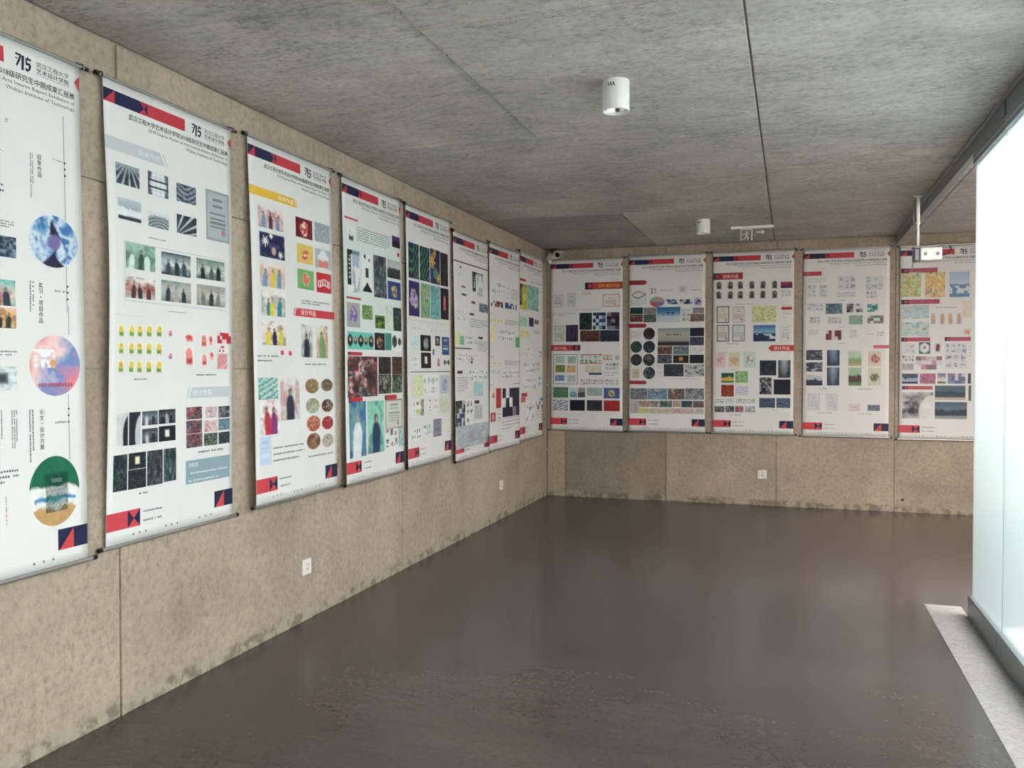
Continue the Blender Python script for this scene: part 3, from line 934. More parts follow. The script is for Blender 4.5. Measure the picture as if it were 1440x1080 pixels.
    def fill(self, elems):
        for i, e in enumerate(elems):
            k, x, y, w, h, a = e[0], e[1], e[2], e[3], e[4], e[5:]
            if k == 'pic':
                self.picture(x, y, w, h, *a)
            elif k == 'disc':
                self.picture(x, y, w, h, *a, disc=True)
            elif k == 'box':
                self.rect('colour_panel' if min(w, h) > 14 else 'rule_line', x, y, w, h, hex3(a[0]), 0.5)
            elif k == 'dot':
                t = np.linspace(0, 2 * math.pi, 9)[:-1]
                self.poly('dot', [(x + w / 2 + 4 * math.cos(q), y + h / 2 + 4 * math.sin(q)) for q in t], hex3(a[0]), 1.0)
            elif k == 'band':
                self.band(x, y, w, h, *a)
            elif k == 'txt':
                self.text('heading_lettering', a[0], x, y, w, h, hex3(a[1]), 2.0, 0.008)
            elif k == 'vtxt':
                self.column('heading_lettering', a[0], x, y, w, h, hex3(a[1]))
            elif k == 'gk':
                self.lines('small_print', x, y, w, h, a[0], hex3(a[1]), seed=i)
            elif k == 'gk2':
                self.lines('small_print', x, y, w, h, a[0], hex3(a[1]), 1.4, seed=i)
            elif k == 'vgk':
                self.lines('small_print', x, y, w, h, a[0], hex3(a[1]), vertical=True, seed=i)
            elif k == 'frame':
                t = 5
                o = self.rect('picture_frame', x, y, w, t, hex3(a[0]), 0.6)
                for q in ((x, y + h - t, w, t), (x, y, t, h), (x + w - t, y, t, h)):
                    self.rect('frame_edge', *q, hex3(a[0]), 0.6, o)

# print layouts: kind, x, y, width, height in millimetres from the top left paper corner
LAYOUT = {
 'P1': [
  ('box',702,199,3,702,'8a8f98'),
  ('box',709,876,3,104,'8a8f98'),
  ('box',702,1193,3,237,'8a8f98'),
  ('dot',701,364,9,5,'1d2030'),
  ('dot',701,386,9,5,'1d2030'),
  ('dot',702,408,9,6,'1d2030'),
  ('dot',703,804,9,7,'1d2030'),
  ('dot',703,825,9,7,'1d2030'),
  ('dot',703,849,9,7,'1d2030'),
  ('dot',699,1241,9,8,'1d2030'),
  ('dot',698,1264,9,8,'1d2030'),
  ('dot',697,1288,9,8,'1d2030'),
  ('vtxt',587,360,18,80,'日常作品','22222a'),
  ('vgk',555,363,16,154,2,'50505a'),
  ('gk',654,360,46,8,1,'8a8a92'),
  ('gk',461,271,12,14,2,'50505a'),
  ('disc',545,562,211,183,'armour','3f78b4 dfe9f2 8fb4d8 3a3560 7a6fa8',3),
  ('vtxt',582,802,19,143,'实习·项目作品','22222a'),
  ('vgk',543,802,23,103,2,'50505a'),
  ('gk',651,819,47,15,1,'8a8a92'),
  ('pic',379,663,115,69,'noise','1c2a3c 3e5a78 9fb2c4 22303c',5),
  ('pic',376,807,113,86,'people','7cc4c0 f2d8cc d65f5a 3a3a4a',6),
  ('gk',409,609,77,26,3,'6a6a72'),
  ('gk',414,379,37,8,1,'8a8a92'),
  ('gk',412,487,38,35,2,'40506a'),
  ('pic',374,899,117,68,'people','f0c8a0 e8a070 303038 2a4038',7),
  ('pic',370,1094,121,78,'phone','b8c4c8 708088 40484c e8ecec',8),
  ('disc',541,984,216,213,'splash','e88a96 f6d6d2 6f90c8 ffffff e0a070',9),
  ('vtxt',578,1241,19,142,'论文·设计方案','22222a'),
  ('vgk',533,1242,24,178,2,'50505a'),
  ('gk',644,1281,48,20,1,'8a8a92'),
  ('vgk',465,1241,26,127,3,'50505a'),
  ('vgk',405,1238,29,116,3,'50505a'),
  ('gk',371,1039,123,21,2,'6a6a72'),
  ('gk',363,1433,128,52,3,'6a6a72'),
  ('vgk',436,1525,8,93,1,'b04048'),
  ('disc',529,1409,215,245,'beach','13684f 0f5a48 e8ecea 4f8fc0 c09a68',10),
  ('pic',597,1469,95,136,'app','145a4c 2fa860 d8e8e0 145a4c',11),
 ],
 'P2': [
  ('band',0,217,347,51,'c9ced3','slashr'),
  ('txt',177,234,128,21,'获奖作品','e6e9ec'),
  ('pic',50,311,130,81,'fan','2a3442 c8d2da 3a4654 8a98a4',20),
  ('pic',230,306,123,94,'grid','e8ecee 5a6878 a8b4bc 303c48',21),
  ('pic',404,318,127,77,'wave','2c3846 b8c4cc 566472 202a34',22),
  ('pic',55,445,131,83,'land','c0ccd4 7a8c98 e8eef0 3a4854',23),
  ('pic',229,468,124,63,'arc','d8e0e4 4a5866 8a98a4 2a3440',24),
  ('pic',404,451,128,80,'fan2','26323e dce4e8 3a4854 8a98a4',25),
  ('pic',597,305,162,226,'cert','b4bbbf 9aa2a6 5a6266 b07070',27),
  ('gk',225,573,107,9,1,'4a4a52'),
  ('frame',84,609,650,236,'d0d6da'),
  ('pic',92,613,175,102,'people','a8c4b8 7aa898 d8ece4 3a5a50',30),
  ('pic',305,623,185,93,'people','2c5058 dfe6e8 26343e 3a4a58',31),
  ('pic',528,622,194,89,'people','6a8478 d4dcd8 20282c 506858',32),
  ('pic',90,747,176,84,'people','f0f0f0 c07868 30323c 5a3038',33),
  ('pic',304,741,188,87,'people','7a9090 c8d0d0 2c3a40 b8a8a0',34),
  ('pic',530,737,195,92,'people','a0a098 d8d4cc 34363e 7a8078',35),
  ('gk',344,867,118,6,1,'4a4a52'),
  ('box',28,900,156,4,'dcdfe2'),
  ('pic',47,939,40,48,'mini','f2efe4 ecd85a 6f9a3c d8863c',40),
  ('pic',106,936,41,49,'mini','f2efe4 ecd85a 6f9a3c d8863c',41),
  ('pic',154,935,42,50,'mini','f2efe4 ecd85a 6f9a3c d8863c',42),
  ('pic',208,933,44,50,'mini','f2efe4 ecd85a 6f9a3c d8863c',43),
  ('pic',268,930,45,51,'mini','f2efe4 ecd85a 6f9a3c d8863c',44),
  ('pic',46,1006,40,49,'mini','f2efe4 ecd85a 6f9a3c d8863c',45),
  ('pic',105,1005,41,50,'mini','f2efe4 ecd85a 6f9a3c d8863c',46),
  ('pic',153,1004,42,51,'mini','f2efe4 ecd85a 6f9a3c d8863c',47),
  ('pic',207,1003,44,51,'mini','f2efe4 ecd85a 6f9a3c d8863c',48),
  ('pic',267,1002,45,52,'mini','f2efe4 ecd85a 6f9a3c d8863c',49),
  ('pic',45,1077,40,50,'mini','f2efe4 ecd85a 6f9a3c d8863c',50),
  ('pic',104,1077,41,51,'mini','f2efe4 ecd85a 6f9a3c d8863c',51),
  ('pic',152,1077,42,52,'mini','f2efe4 ecd85a 6f9a3c d8863c',52),
  ('pic',206,1077,44,52,'mini','f2efe4 ecd85a 6f9a3c d8863c',53),
  ('pic',266,1077,45,53,'mini','f2efe4 ecd85a 6f9a3c d8863c',54),
  ('pic',342,948,36,26,'mini','f4f0f0 e898b0 b05898 e06080',743),
  ('pic',341,1044,36,27,'mini','f4f0f0 e898b0 b05898 e06080',888),
  ('pic',444,961,74,34,'mini','f4ece8 e05858 e88080 d04048',26),
  ('pic',446,1015,67,84,'mini','f4ece8 ee9090 c83a40 e8b070',55),
  ('pic',551,956,51,59,'mini','f4ece8 ee9a98 d04a48 a06a30',39),
  ('pic',606,960,36,49,'mini','f4ece8 e06068 f0a0a0 d04048',32),
  ('pic',556,1043,45,56,'mini','f4ece8 ee9a98 d04a48 a06a30',95),
  ('pic',611,1034,36,40,'mini','f4ece8 e06068 f0a0a0 d04048',45),
  ('pic',669,946,100,49,'tiles','c03844 f0d8d8 c03844',71),
  ('pic',672,1007,67,27,'tiles','c03844 f0d8d8 f4f0f0',72),
  ('pic',669,1043,71,70,'diag','c84850 f0d4d4',73),
  ('gk',142,1148,78,10,1,'4a4a52'),
  ('gk',523,1132,137,13,1,'4a4a52'),
  ('band',458,1193,316,47,'c6cdd2','slashl'),
  ('txt',498,1203,128,26,'设计作品','f2f4f5'),
  ('pic',48,1285,60,129,'curve','e4e6e8 c8ccd0 20262e 4a525a',80),
  ('pic',115,1284,64,131,'curve','262c36 1e242c c8ccd0 3a424c',81),
  ('pic',189,1284,91,57,'people','46525e 8a98a4 c8d0d4 20282e',82),
  ('pic',286,1282,102,59,'people','20262e 5a646e a8b0b8 14181e',83),
  ('pic',189,1355,91,59,'people','39444e 6a7680 b8c0c4 1a2028',84),
  ('pic',286,1351,102,64,'lampdark','181e26 262e38 e8e8e0 10141a',85),
  ('pic',31,1448,75,142,'noise','18222a 2c3a42 5a7078 1a2228',86),
  ('pic',114,1447,97,65,'lampdark','1c2830 2c3a44 f4ecd0 10181e',87),
  ('pic',112,1514,100,77,'noise','14181e 2a323a 4a545c 14181e',88),
  ('pic',218,1447,91,143,'noise','20262e 3c4650 7a848c 181e26',89),
  ('pic',315,1447,76,139,'noise','182a2e 3a5a5c 7a9a98 14202a',90),
  ('gk',175,1606,45,16,1,'4a4a52'),
  ('pic',457,1279,103,54,'noise','26303c d0684a 3c6a96 e8a078',100),
  ('pic',585,1283,80,49,'noise','e8d8d8 8a5a68 d0a8b0 3a3040',101),
  ('pic',675,1284,82,52,'noise','20242e 484c58 8a8c98 c0c0c8',102),
  ('pic',456,1338,103,57,'noise','26303c c8603e 3c6a96 e0906a',103),
  ('pic',577,1344,91,52,'noise','f0dcd8 d89aa0 b87880 6a4a58',104),
  ('pic',675,1342,82,52,'noise','4a6a80 8ab0c0 26323e c0d0d8',105),
  ('pic',456,1397,106,60,'noise','2a303a d06a48 3c6a96 e8a880',106),
  ('pic',573,1402,94,55,'noise','26382e 506a58 a8b0a0 1c2620',107),
  ('pic',676,1403,81,54,'noise','1e2630 4a5866 2c3642 8a98a4',108),
  ('gk',537,1469,174,24,1,'4a4a52'),
  ('box',453,1512,305,103,'90a8b2'),
  ('txt',470,1524,62,19,'艺术实践','eef2f4'),
  ('gk2',470,1553,269,65,2,'dbe4e8'),
 ],
 'P3': [
  ('band',0,232,426,44,'efc04a','slashr'),
  ('txt',243,242,140,24,'获奖作品','fbf3d8'),
  ('pic',63,323,216,104,'people','f4e0dc e0b0b4 7a9ab8 4a3a48',120),
  ('pic',68,450,219,123,'burst','22284e f4f4f4 5a5a8a c8a8a0',121),
  ('pic',65,601,220,120,'people','f4e6e0 d8b0b8 7a9ab8 e0cc50',122),
  ('pic',71,740,215,124,'people','f6ece8 f0e0dc e0d050 3a8a8c',123),
  ('pic',400,322,166,105,'blob','7c2430 f0b8a8 c83a40 f4d8c8',130),
  ('pic',590,319,161,105,'noise','a4aeb4 b8c2c8 8a949a c8d0d4',131),
  ('pic',407,461,162,102,'blob','e8cc6a e89a8a d0604a f0e0a8',132),
  ('pic',592,463,163,109,'bottle','b4bcc8 e8ecee d88a7a 4a4a58',133),
  ('pic',408,597,164,104,'blob','7ab86e f0b8a8 5a9a58 e86a5a',134),
  ('pic',599,595,154,110,'flag','c8323c f0d8d8 c8323c e8a8a8',135),
  ('gk',443,757,286,26,2,'5a5a62'),
  ('band',361,807,419,43,'d2454f','slashl'),
  ('txt',435,812,149,30,'设计作品','fbeaea'),
  ('pic',71,891,216,120,'people','f8ece6 f4dcd8 e0d44a 2a2430',140),
  ('pic',435,889,112,179,'people','e4e2e0 d0d4d0 b83a34 2a3a44',141),
  ('pic',583,890,120,181,'people','e8e6d8 d8b8a0 7aa06a b04a3a',142),
  ('pic',225,1033,51,28,'mini','f6f2f2 e83a6a d04a88 e86a8a',378),
  ('pic',300,1034,52,29,'mini','f6f2f2 e83a6a d04a88 e86a8a',421),
  ('gk',32,1055,181,46,2,'5a5a62'),
  ('gk',466,1096,210,20,1,'5a5a62'),
  ('pic',30,1174,172,108,'diag2','8ac4ba 4a8a88 c8e0d8 2c4a50',150),
  ('pic',41,1284,166,175,'people','f2f0ee f0ecec 8a3a7a c03a44',151),
  ('pic',224,1165,177,230,'people','e8e6e4 d8d4d4 2c3444 c05048',152),
  ('disc',460,1184,137,80,'noise','8a7a5a b85a3a 5a6a3a d8c8a0',160),
  ('disc',619,1187,121,69,'noise','5a5448 8a6a50 b0a088 3a3028',161),
  ('disc',459,1290,137,83,'noise','a0a890 d0d0c0 6a8058 b88860',162),
  ('disc',618,1301,121,72,'noise','3a3830 8a4038 c0c0b0 5a6a3a',163),
  ('disc',464,1385,137,86,'noise','b83a30 e8d8c8 6a8a4a d86048',164),
  ('disc',617,1396,121,74,'noise','a02838 d04858 701828 e08890',165),
  ('disc',461,1480,137,89,'noise','6a4a38 8a3a30 b08860 c8b8a0',166),
  ('disc',616,1494,121,76,'noise','b8b0a0 8a7a60 d8d4cc 7a6850',167),
  ('gk',475,1577,259,56,1,'5a5a62'),
  ('gk',150,1514,283,95,3,'5a5a62'),
  ('pic',32,1467,99,141,'app','c8d8f0 dce4f4 a8c0e0 e89aa8',170),
 ],
 'P4': [
  ('box',2,270,743,680,'dfece9'),
  ('band',24,224,165,10,'c83a44','pill'),
  ('pic',53,276,91,89,'mini','eef2f2 e8ecec 2a2a34 c04a50',180),
  ('gk',174,261,445,90,6,'7a8284'),
  ('pic',647,247,116,74,'land','5a3a7a 40285a 20182e 181222',181),
  ('pic',705,349,58,33,'mini','e8ecec d83a3a e05050 d83a3a',182),
  ('pic',44,414,155,250,'book','f0f0ee 16181c 8aa4c4 16181c',190),
  ('pic',229,413,128,235,'book2','f2f2f0 1c1e24 2c303a 8a8a8c',191),
  ('pic',380,406,172,264,'noise','2c3440 6a7884 a8b4bc 20262e',192),
  ('pic',569,411,187,118,'land','b4babc d8dcdc 3a4044 2a2e32',193),
  ('pic',567,550,186,118,'blob','2c4a8a d8b85a e8dca0 38508a',194),
  ('pic',25,726,165,147,'blob','b8b4b4 8a7ac0 c8c0d0 6a5aa0',195),
  ('pic',217,730,133,87,'noise','4a8a3a a8c87a 2c5a28 e0ecd0',196),
  ('pic',383,784,130,82,'noise','1c3a1e 4a7a2c a8c84a 14280e',197),
  ('pic',528,704,95,170,'noise','e4ece4 c8dcc8 8ab888 e8f0ec',198),
  ('pic',632,719,119,152,'noise','16302e 2c5048 5a7a70 102020',199),
  ('band',27,694,181,12,'c83a44','pill'),
  ('box',0,870,767,13,'dfece9'),
  ('pic',28,899,330,105,'hex','78ccc0 14181e d8b088 3a4248',205),
  ('pic',370,894,136,109,'blob','1a2030 b87848 2c3446 e0b088',206),
  ('pic',511,891,88,110,'noise','3a8a78 5aa894 2c7060 4a9a88',207),
  ('pic',607,878,149,129,'hex','f0f2f2 4a4a4c 3a3a3c 8a8a8c',208),
  ('band',31,1020,182,21,'c83a44','pill'),
  ('pic',26,1045,373,246,'noise','1c2c28 8a2c40 3a5a48 d84a5a e8d8d0 48305a',210),
  ('pic',416,1045,171,110,'noise','181824 4a3038 6a5040 20202c',211),
  ('pic',604,1042,154,115,'noise','14201e 3a5040 8a4838 1c1c28',212),
  ('pic',413,1157,177,123,'noise','181a1e c8c8c0 3a4a38 7a4a40',213),
  ('pic',603,1158,154,120,'noise','122018 3a6a48 9aa89a 182a20',214),
  ('band',36,1290,176,31,'c83a44','pill'),
  ('band',497,1290,182,30,'c83a44','pill'),
  ('pic',40,1316,204,335,'people','3a6aa0 4a80b4 e8eef2 8ac0a0',220),
  ('pic',263,1321,222,324,'people','8ad0b8 a8e0c8 e8f0e8 28406a',221),
  ('pic',505,1319,250,193,'cert','d8dcd4 a07868 707c78 a04040',222),
  ('pic',499,1498,184,136,'icons','eef0f0 b04a50 4a5058',223),
  ('pic',691,1504,80,131,'noise','c0dcdc a8c8cc 3a5a60 d8e8e8',224),
 ],
 'P5': [
  ('pic',30,249,173,245,'wave','20285a 4a9a50 141a38 8ac878',230),
  ('pic',218,250,174,244,'wave','20285a 4a9a50 141a38 8ac878',231),
  ('pic',403,244,175,254,'burst','22225a e8b83c 3a3a7a 5a8a7a',232),
  ('pic',588,249,144,249,'noise','12141c 1c2028 3a5a40 5a2c30',233),
  ('pic',32,513,178,242,'blob','2c2a6a e8d0c8 6a5aa8 a898d8',234),
  ('pic',234,512,158,246,'noise','6aa87a a8c89a e8b8a8 4a8a5a',235),
  ('pic',403,511,169,246,'noise','6ab0b4 a0d0d0 3a6a78 c8e0dc',236),
  ('pic',584,515,153,235,'lampdark','181420 201c28 d87070 141018',237),
  ('gk',49,783,695,2,1,'5a5a62'),
  ('pic',48,831,693,15,'icons','eef0f0 3a4048 8a9098',240),
  ('pic',220,881,178,114,'blob','14161a b4b8bc 2c3036 8a8e92',250),
  ('pic',225,1006,171,112,'lampdark','241e1c 3a302c f0ece4 181412',251),
  ('pic',477,880,85,71,'blob','14161a a8acb0 2c3036 c8ccd0',252),
  ('pic',601,882,141,135,'app','2a5a9a d8dcd8 c8b888 1c3a6a',253),
  ('pic',629,1040,118,67,'hex','f0f0f0 14161a 3a3e44 8a8a8c',254),
  ('pic',63,890,132,102,'noise','e4ecee b8d4dc d0e4e8 eef2f2',255),
  ('pic',416,970,52,54,'mini','eef0f0 5a90b0 2c3038 3a3e44',256),
  ('pic',66,1035,123,80,'icons','eef0f0 8aa898 c0c4c8',257),
  ('pic',490,1034,85,75,'mini','eef0f0 e8a8b0 d06a78 8a9098',258),
  ('pic',92,1165,156,153,'noise','e8ecc8 c8d87a dce4a0 eef0e0',259),
  ('pic',260,1168,264,147,'icons','eef0f0 b0b4ba c4b8c8',260),
  ('pic',548,1170,191,141,'blob','c8d0d4 8a8ac0 a8b0c8 d8dce0',261),
  ('pic',61,1331,193,130,'icons','eef0f0 d0c860 2c3038',262),
  ('pic',216,1336,43,118,'noise','1c1e22 3a3e42 c8d860 1c1e22',263),
  ('pic',345,1340,49,119,'icons','eef0f0 2c3038 5a5e64',264),
  ('pic',433,1333,86,132,'icons','eef0f0 e0a0a8 b0b4ba',265),
  ('pic',544,1318,190,138,'noise','d8e4d4 b0d0b0 e8c8c0 e4ece0',266),
  ('pic',54,1536,156,83,'icons','eef0f0 2c3038 5a6068',267),
  ('pic',253,1518,128,86,'icons','eef0f0 5a6498 8a94b8',268),
  ('pic',429,1494,150,127,'cert','8a94a8 8a4060 5a6478 b04050',269),
  ('pic',685,1503,59,107,'icons','eef0f0 e8a0a8 b8d8c8',270),
  ('box',49,1141,712,6,'5a5e66'),
 ],
 'P6': [
  ('box',0,219,780,9,'1c1e22'),
  ('pic',117,252,48,23,'mini','eef0f0 2c3038 5a6068 2c3038',280),
  ('pic',92,308,102,24,'icons','eef0f0 8a9098 5a6068',281),
  ('pic',153,411,83,11,'noise','1c1e22 3a3e44 8a8e94 1c1e22',282),
  ('pic',152,471,100,15,'noise','1c1e22 3a3e44 8a8e94 1c1e22',283),
  ('pic',393,271,257,192,'book','e8ecee 16181c a8b4c4 16181c',284),
  ('pic',360,517,88,22,'noise','1c1e22 c8ccd0 3a3e44 5a5e64',285),
  ('pic',536,521,224,74,'noise','1c2838 5a90b8 e8ecee 20304a',286),
  ('pic',33,611,228,17,'icons','eef0f0 1c1e22 d86a4a',287),
  ('pic',32,668,220,15,'icons','eef0f0 1c1e22 3a3e44',288),
  ('pic',311,618,104,17,'noise','1c1e22 3a3e44 5a5e64 1c1e22',289),
  ('pic',0,771,98,115,'noise','e8ecc0 dce890 c8d880 f0f0d8',290),
  ('pic',102,812,84,72,'noise','7ac0a0 b0dcc8 4a9a80 c8e4d8',291),
  ('pic',227,804,142,76,'icons','eef0f0 1c1e22 5a5e64',292),
  ('pic',512,804,112,20,'noise','1c1e22 3a3e44 5a5e64 1c1e22',293),
  ('gk',310,659,446,76,4,'8a8e94'),
  ('gk',406,837,343,34,3,'8a8e94'),
  ('box',0,906,348,9,'1c1e22'),
  ('pic',19,949,447,64,'icons','eef0f0 e8b080 3a3e44',300),
  ('pic',331,973,43,56,'noise','1c1e22 5a5e64 1c1e22 8a8e94',301),
  ('pic',44,1089,107,23,'noise','1c1e22 3a3e44 1c1e22 5a5e64',302),
  ('pic',299,1079,439,90,'icons','eef0f0 2c3a4a 5a90a8',303),
  ('pic',405,1183,225,119,'noise','b8dce0 7ac0d0 dceef0 2c3a4a',304),
  ('pic',0,1326,203,100,'tiles','16181e 3a5a50 2c3038 c8ccd0',305),
  ('pic',0,1429,195,102,'tiles','20242c 3a4468 8a90a0 e0e4e8',306),
  ('pic',225,1321,156,207,'icons','eef0f0 1c1e22 3a3e44',307),
  ('pic',424,1337,112,27,'noise','3a3e44 5a5e64 3a3e44 2c3038',308),
  ('pic',423,1377,187,116,'noise','c4c8cc b4b8bc d0d4d8 bcc0c4',309),
  ('pic',7,1528,753,181,'noise','bcc4cc a8b0b8 d0d4d8 b4bcc4',310),
  ('pic',298,1585,138,84,'blob','b8c0c8 d8b070 c04868 4a3a5a',311),
  ('pic',470,1584,141,91,'blob','b8c0c8 c86a58 d8a0a8 8a3a58',312),
  ('pic',689,1565,91,182,'land','b8c0c8 6a7080 2c2c44 702c50',313),
  ('gk',43,1135,224,122,6,'8a8e94'),
  ('gk',503,861,240,70,4,'8a8e94'),
 ],
 'P7': [
  ('pic',50,313,323,121,'icons','eef0f0 b0b4ba 8a9098',320),
  ('pic',430,322,51,133,'icons','eef0f0 8a9098 5a6068',321),
  ('pic',27,492,291,50,'tiles','1c1e28 c85a48 e8ecee 3a3e50 eef0f0',322),
  ('pic',332,487,430,52,'tiles','20385a e8ecee 3a6a98 1c2430 eef0f0',323),
  ('pic',0,649,328,31,'icons','f0ecb8 a8b040 8a8e60',324),
  ('pic',0,713,123,141,'noise','f0ecc0 e8e4a0 f0f0d8 dcd890',325),
  ('pic',197,731,427,112,'icons','eef0f0 b0b8b8 8a9098',326),
  ('gk',12,239,89,6,1,'5a6068'),
  ('gk',540,347,220,99,5,'8a8e94'),
  ('gk',368,638,383,52,3,'8a8e94'),
  ('gk',5,602,74,10,1,'5a6068'),
  ('pic',658,792,110,95,'noise','5ab880 7ac898 4aa870 a8dcc0',340),
  ('pic',26,1024,228,58,'icons','eef0f0 e8a858 d08a4a',341),
  ('pic',24,1095,228,39,'icons','eef0f0 2c3048 5a6080',342),
  ('pic',293,1108,466,67,'icons','eef0f0 3a3e50 c04a58',343),
  ('pic',147,1262,129,175,'noise','c8323c d04850 b82c38 c8323c',344),
  ('pic',29,1290,98,58,'mini','eef0f0 e88a98 c83a4a d86a78',345),
  ('pic',311,1266,444,260,'tiles','16182a eef0f0 4a3058 1c2440 8a8098 2a2c48',346),
  ('pic',17,1472,118,79,'blob','c83a48 f0c8c8 8a2c38 e8a0a0',347),
  ('pic',209,1445,64,125,'icons','eef0f0 5a6068 8a9098',348),
  ('gk',0,970,106,21,1,'5a6068'),
  ('gk',374,1010,389,47,3,'8a8e94'),
  ('gk',595,1216,158,25,1,'5a6068'),
  ('gk',299,1522,459,125,4,'8a8e94'),
  ('gk',0,1217,80,17,1,'5a6068'),
 ],
 'P8': [
  ('band',2,249,199,23,'c83a44','plain'),
  ('pic',2,300,241,244,'book','dcd860 2c3028 a8a83a e4e080',360),
  ('pic',250,292,377,241,'noise','8ac4b8 a8d8c8 3a5a58 c8b8b8',361),
  ('pic',9,616,227,90,'noise','a8d8c0 c8e8d0 5ab088 e0f0e8',362),
  ('pic',304,607,150,88,'noise','28203e 3a3060 1c1830 5a5088',363),
  ('pic',487,620,140,44,'noise','2c2a40 5a5878 c8c8d0 2c2a40',364),
  ('pic',3,746,305,60,'noise','f0e8b0 e8d880 d8c060 f0ecd0',365),
  ('pic',488,718,160,44,'icons','e8e8ec 28305a 3a3e68',366),
  ('gk',650,319,118,20,1,'5a6068'),
  ('gk',340,244,428,19,1,'8a8e94'),
  ('pic',101,891,317,110,'icons','eef0f0 d8d860 b0b040',380),
  ('pic',637,926,121,78,'icons','e8e8ec 2c2a40 3a3e44',381),
  ('pic',101,1047,405,110,'icons','eef0f0 8a9098 5a6068',382),
  ('pic',528,1038,127,110,'icons','e8e8ec 2c3048 3a3e44',383),
  ('pic',110,1192,397,130,'icons','eef0f0 a0a4a8 8a9098',384),
  ('pic',619,1184,161,106,'icons','dce4ec 2c4070 4a6090',385),
  ('pic',41,1388,131,47,'blob','c04050 f0d0d0 a03040 e09098',386),
  ('pic',529,1410,251,116,'tiles','2c4a78 e8ecee d8a050 4a78a8 eef0f0',387),
  ('pic',184,1436,301,212,'icons','eef0f0 b0b4ba 8a9098',388),
  ('band',53,1347,181,37,'c83a44','plain'),
  ('gk',530,1530,250,94,3,'8a8e94'),
 ],
 'B1': [
  ('band',375,242,405,74,'c04a38','navyl'),
  ('txt',520,261,225,39,'获奖·展览作品','f0c060'),
  ('pic',13,361,133,138,'cert','dcdedc c8ccca 9aa09c c0b0b0',400),
  ('pic',179,348,96,147,'cert','dcdedc c8ccca 9aa09c c0b0b0',401),
  ('pic',567,369,180,132,'cert','ece6e2 c04a48 a8a8a8 c04a48',402),
  ('pic',315,560,136,179,'noise','12201f 24403c 3a5a54 101a1c',403),
  ('pic',461,560,138,177,'tiles','2c4a78 6a90b8 a8c4d8 1c3050 d0dce4',404),
  ('pic',611,560,135,180,'tiles','1c1a2a 5a2c38 3a4460 8a8a98 201824',405),
  ('pic',165,685,135,178,'noise','3a2c48 5a4068 2c2038 4a3450',406),
  ('pic',322,746,214,117,'noise','3c2820 7a4a34 5a3a30 a07058',407),
  ('pic',539,746,207,119,'wave','1c2234 3a4460 141a28 4a5470',408),
  ('pic',44,693,104,163,'cert','dce0da 9aa49c 707a74 8a9a70',409),
  ('pic',332,320,106,53,'icons','e4e6e4 8ac0a0 e0a0a0',410),
  ('gk',11,554,263,36,2,'a8acaa'),
  ('gk',264,512,273,27,1,'a8acaa'),
  ('band',3,898,321,60,'b83a40','navyr'),
  ('txt',34,916,136,30,'设计作品','f0dcd8'),
  ('frame',28,996,267,318,'24302e'),
  ('pic',49,1014,103,77,'noise','c8d4cc 8ab8a8 a8c8b8 5a9080',420),
  ('pic',188,1017,89,77,'noise','b8d0c4 5a9a88 8ab8a8 3a7a68',421),
  ('pic',51,1110,105,78,'noise','6a7a3a a8a858 3a4a28 d0c890',422),
  ('pic',179,1112,97,78,'noise','e0b890 d8945a e8d0b0 c87a40',423),
  ('pic',47,1218,103,60,'noise','4a80b0 8ab0d0 2c5a88 c8d8e4',424),
  ('pic',182,1218,94,74,'noise','c8d0cc b0c0b8 8aa098 d8dcd8',425),
  ('pic',317,995,245,104,'framed','dce4e0 c87a78 6a9a88 2c4a40',426),
  ('pic',569,997,104,68,'icons','e0d8c8 8a5040 3a3430',427),
  ('pic',699,1007,46,50,'noise','b8c0c4 a0aab0 c8ced0 b0b8bc',428),
  ('pic',382,1117,179,68,'noise','d8d4c4 e0d8c8 ccc8b4 d8d4c8',429),
  ('pic',417,1191,141,23,'noise','2c4a68 3a6080 244058 2c4a68',430),
  ('pic',330,1258,407,60,'icons','dcdedc 2c3430 4a5048',431),
  ('pic',599,1087,149,74,'icons','dcdedc 4a504c 8a908c',432),
  ('pic',25,1346,168,113,'wave','4a7a60 7aa088 3a6450 8ab098',433),
  ('pic',211,1352,78,100,'land','c8d8dc a0c0c8 7aa8b8 5a98b0',434),
  ('pic',299,1350,79,102,'land','9a9c98 6a6c6a 484a4a 3a3c3c',435),
  ('pic',398,1349,165,86,'wave','a8b8b0 c8d4cc 7a9488 8aa498',436),
  ('pic',580,1350,170,111,'blob','4a60a0 d8b04a c0c870 2c4a90',437),
  ('pic',24,1480,165,113,'diag2','b8c0cc 2c3048 e4e6ea 3a4490',438),
  ('pic',211,1481,165,114,'noise','10121a 181c28 12141e 20242e',439),
  ('pic',397,1481,165,113,'noise','24262a 3a3c3e 2c2e30 4a4c4c',440),
  ('pic',581,1482,171,112,'noise','a82c30 b83a3a a02428 b03034',441),
  ('gk',581,1179,166,50,2,'a8acaa'),
  ('gk',224,1625,123,14,1,'b0b4b2'),
 ],
 'B2': [
  ('band',1,246,187,47,'98303c','arrow'),
  ('band',0,693,187,42,'98303c','arrow'),
  ('pic',26,351,151,91,'fish','e0e2e2 4a6a80 c87a80',460),
  ('pic',219,326,69,67,'icons','e0e2e2 202428 3a3e42',461),
  ('pic',506,307,89,84,'blob','e0e2e2 dcc8d4 b08aa0 d0b0c0',462),
  ('pic',384,450,122,50,'tiles','4a78a8 8ab0d0 2c4a70 d8e0e8',463),
  ('pic',523,453,128,49,'tiles','e0e2e2 3a4a70 8a98b8 2c3458',464),
  ('pic',662,436,85,89,'blob','d4d4dc 3a3060 5a5088 c8c8d8',465),
  ('pic',11,526,133,73,'land','203a4a 2c4a50 142428 5a6a6a',466),
  ('pic',151,530,132,71,'noise','7a8080 a0a4a0 8a6a6a 5a6464',467),
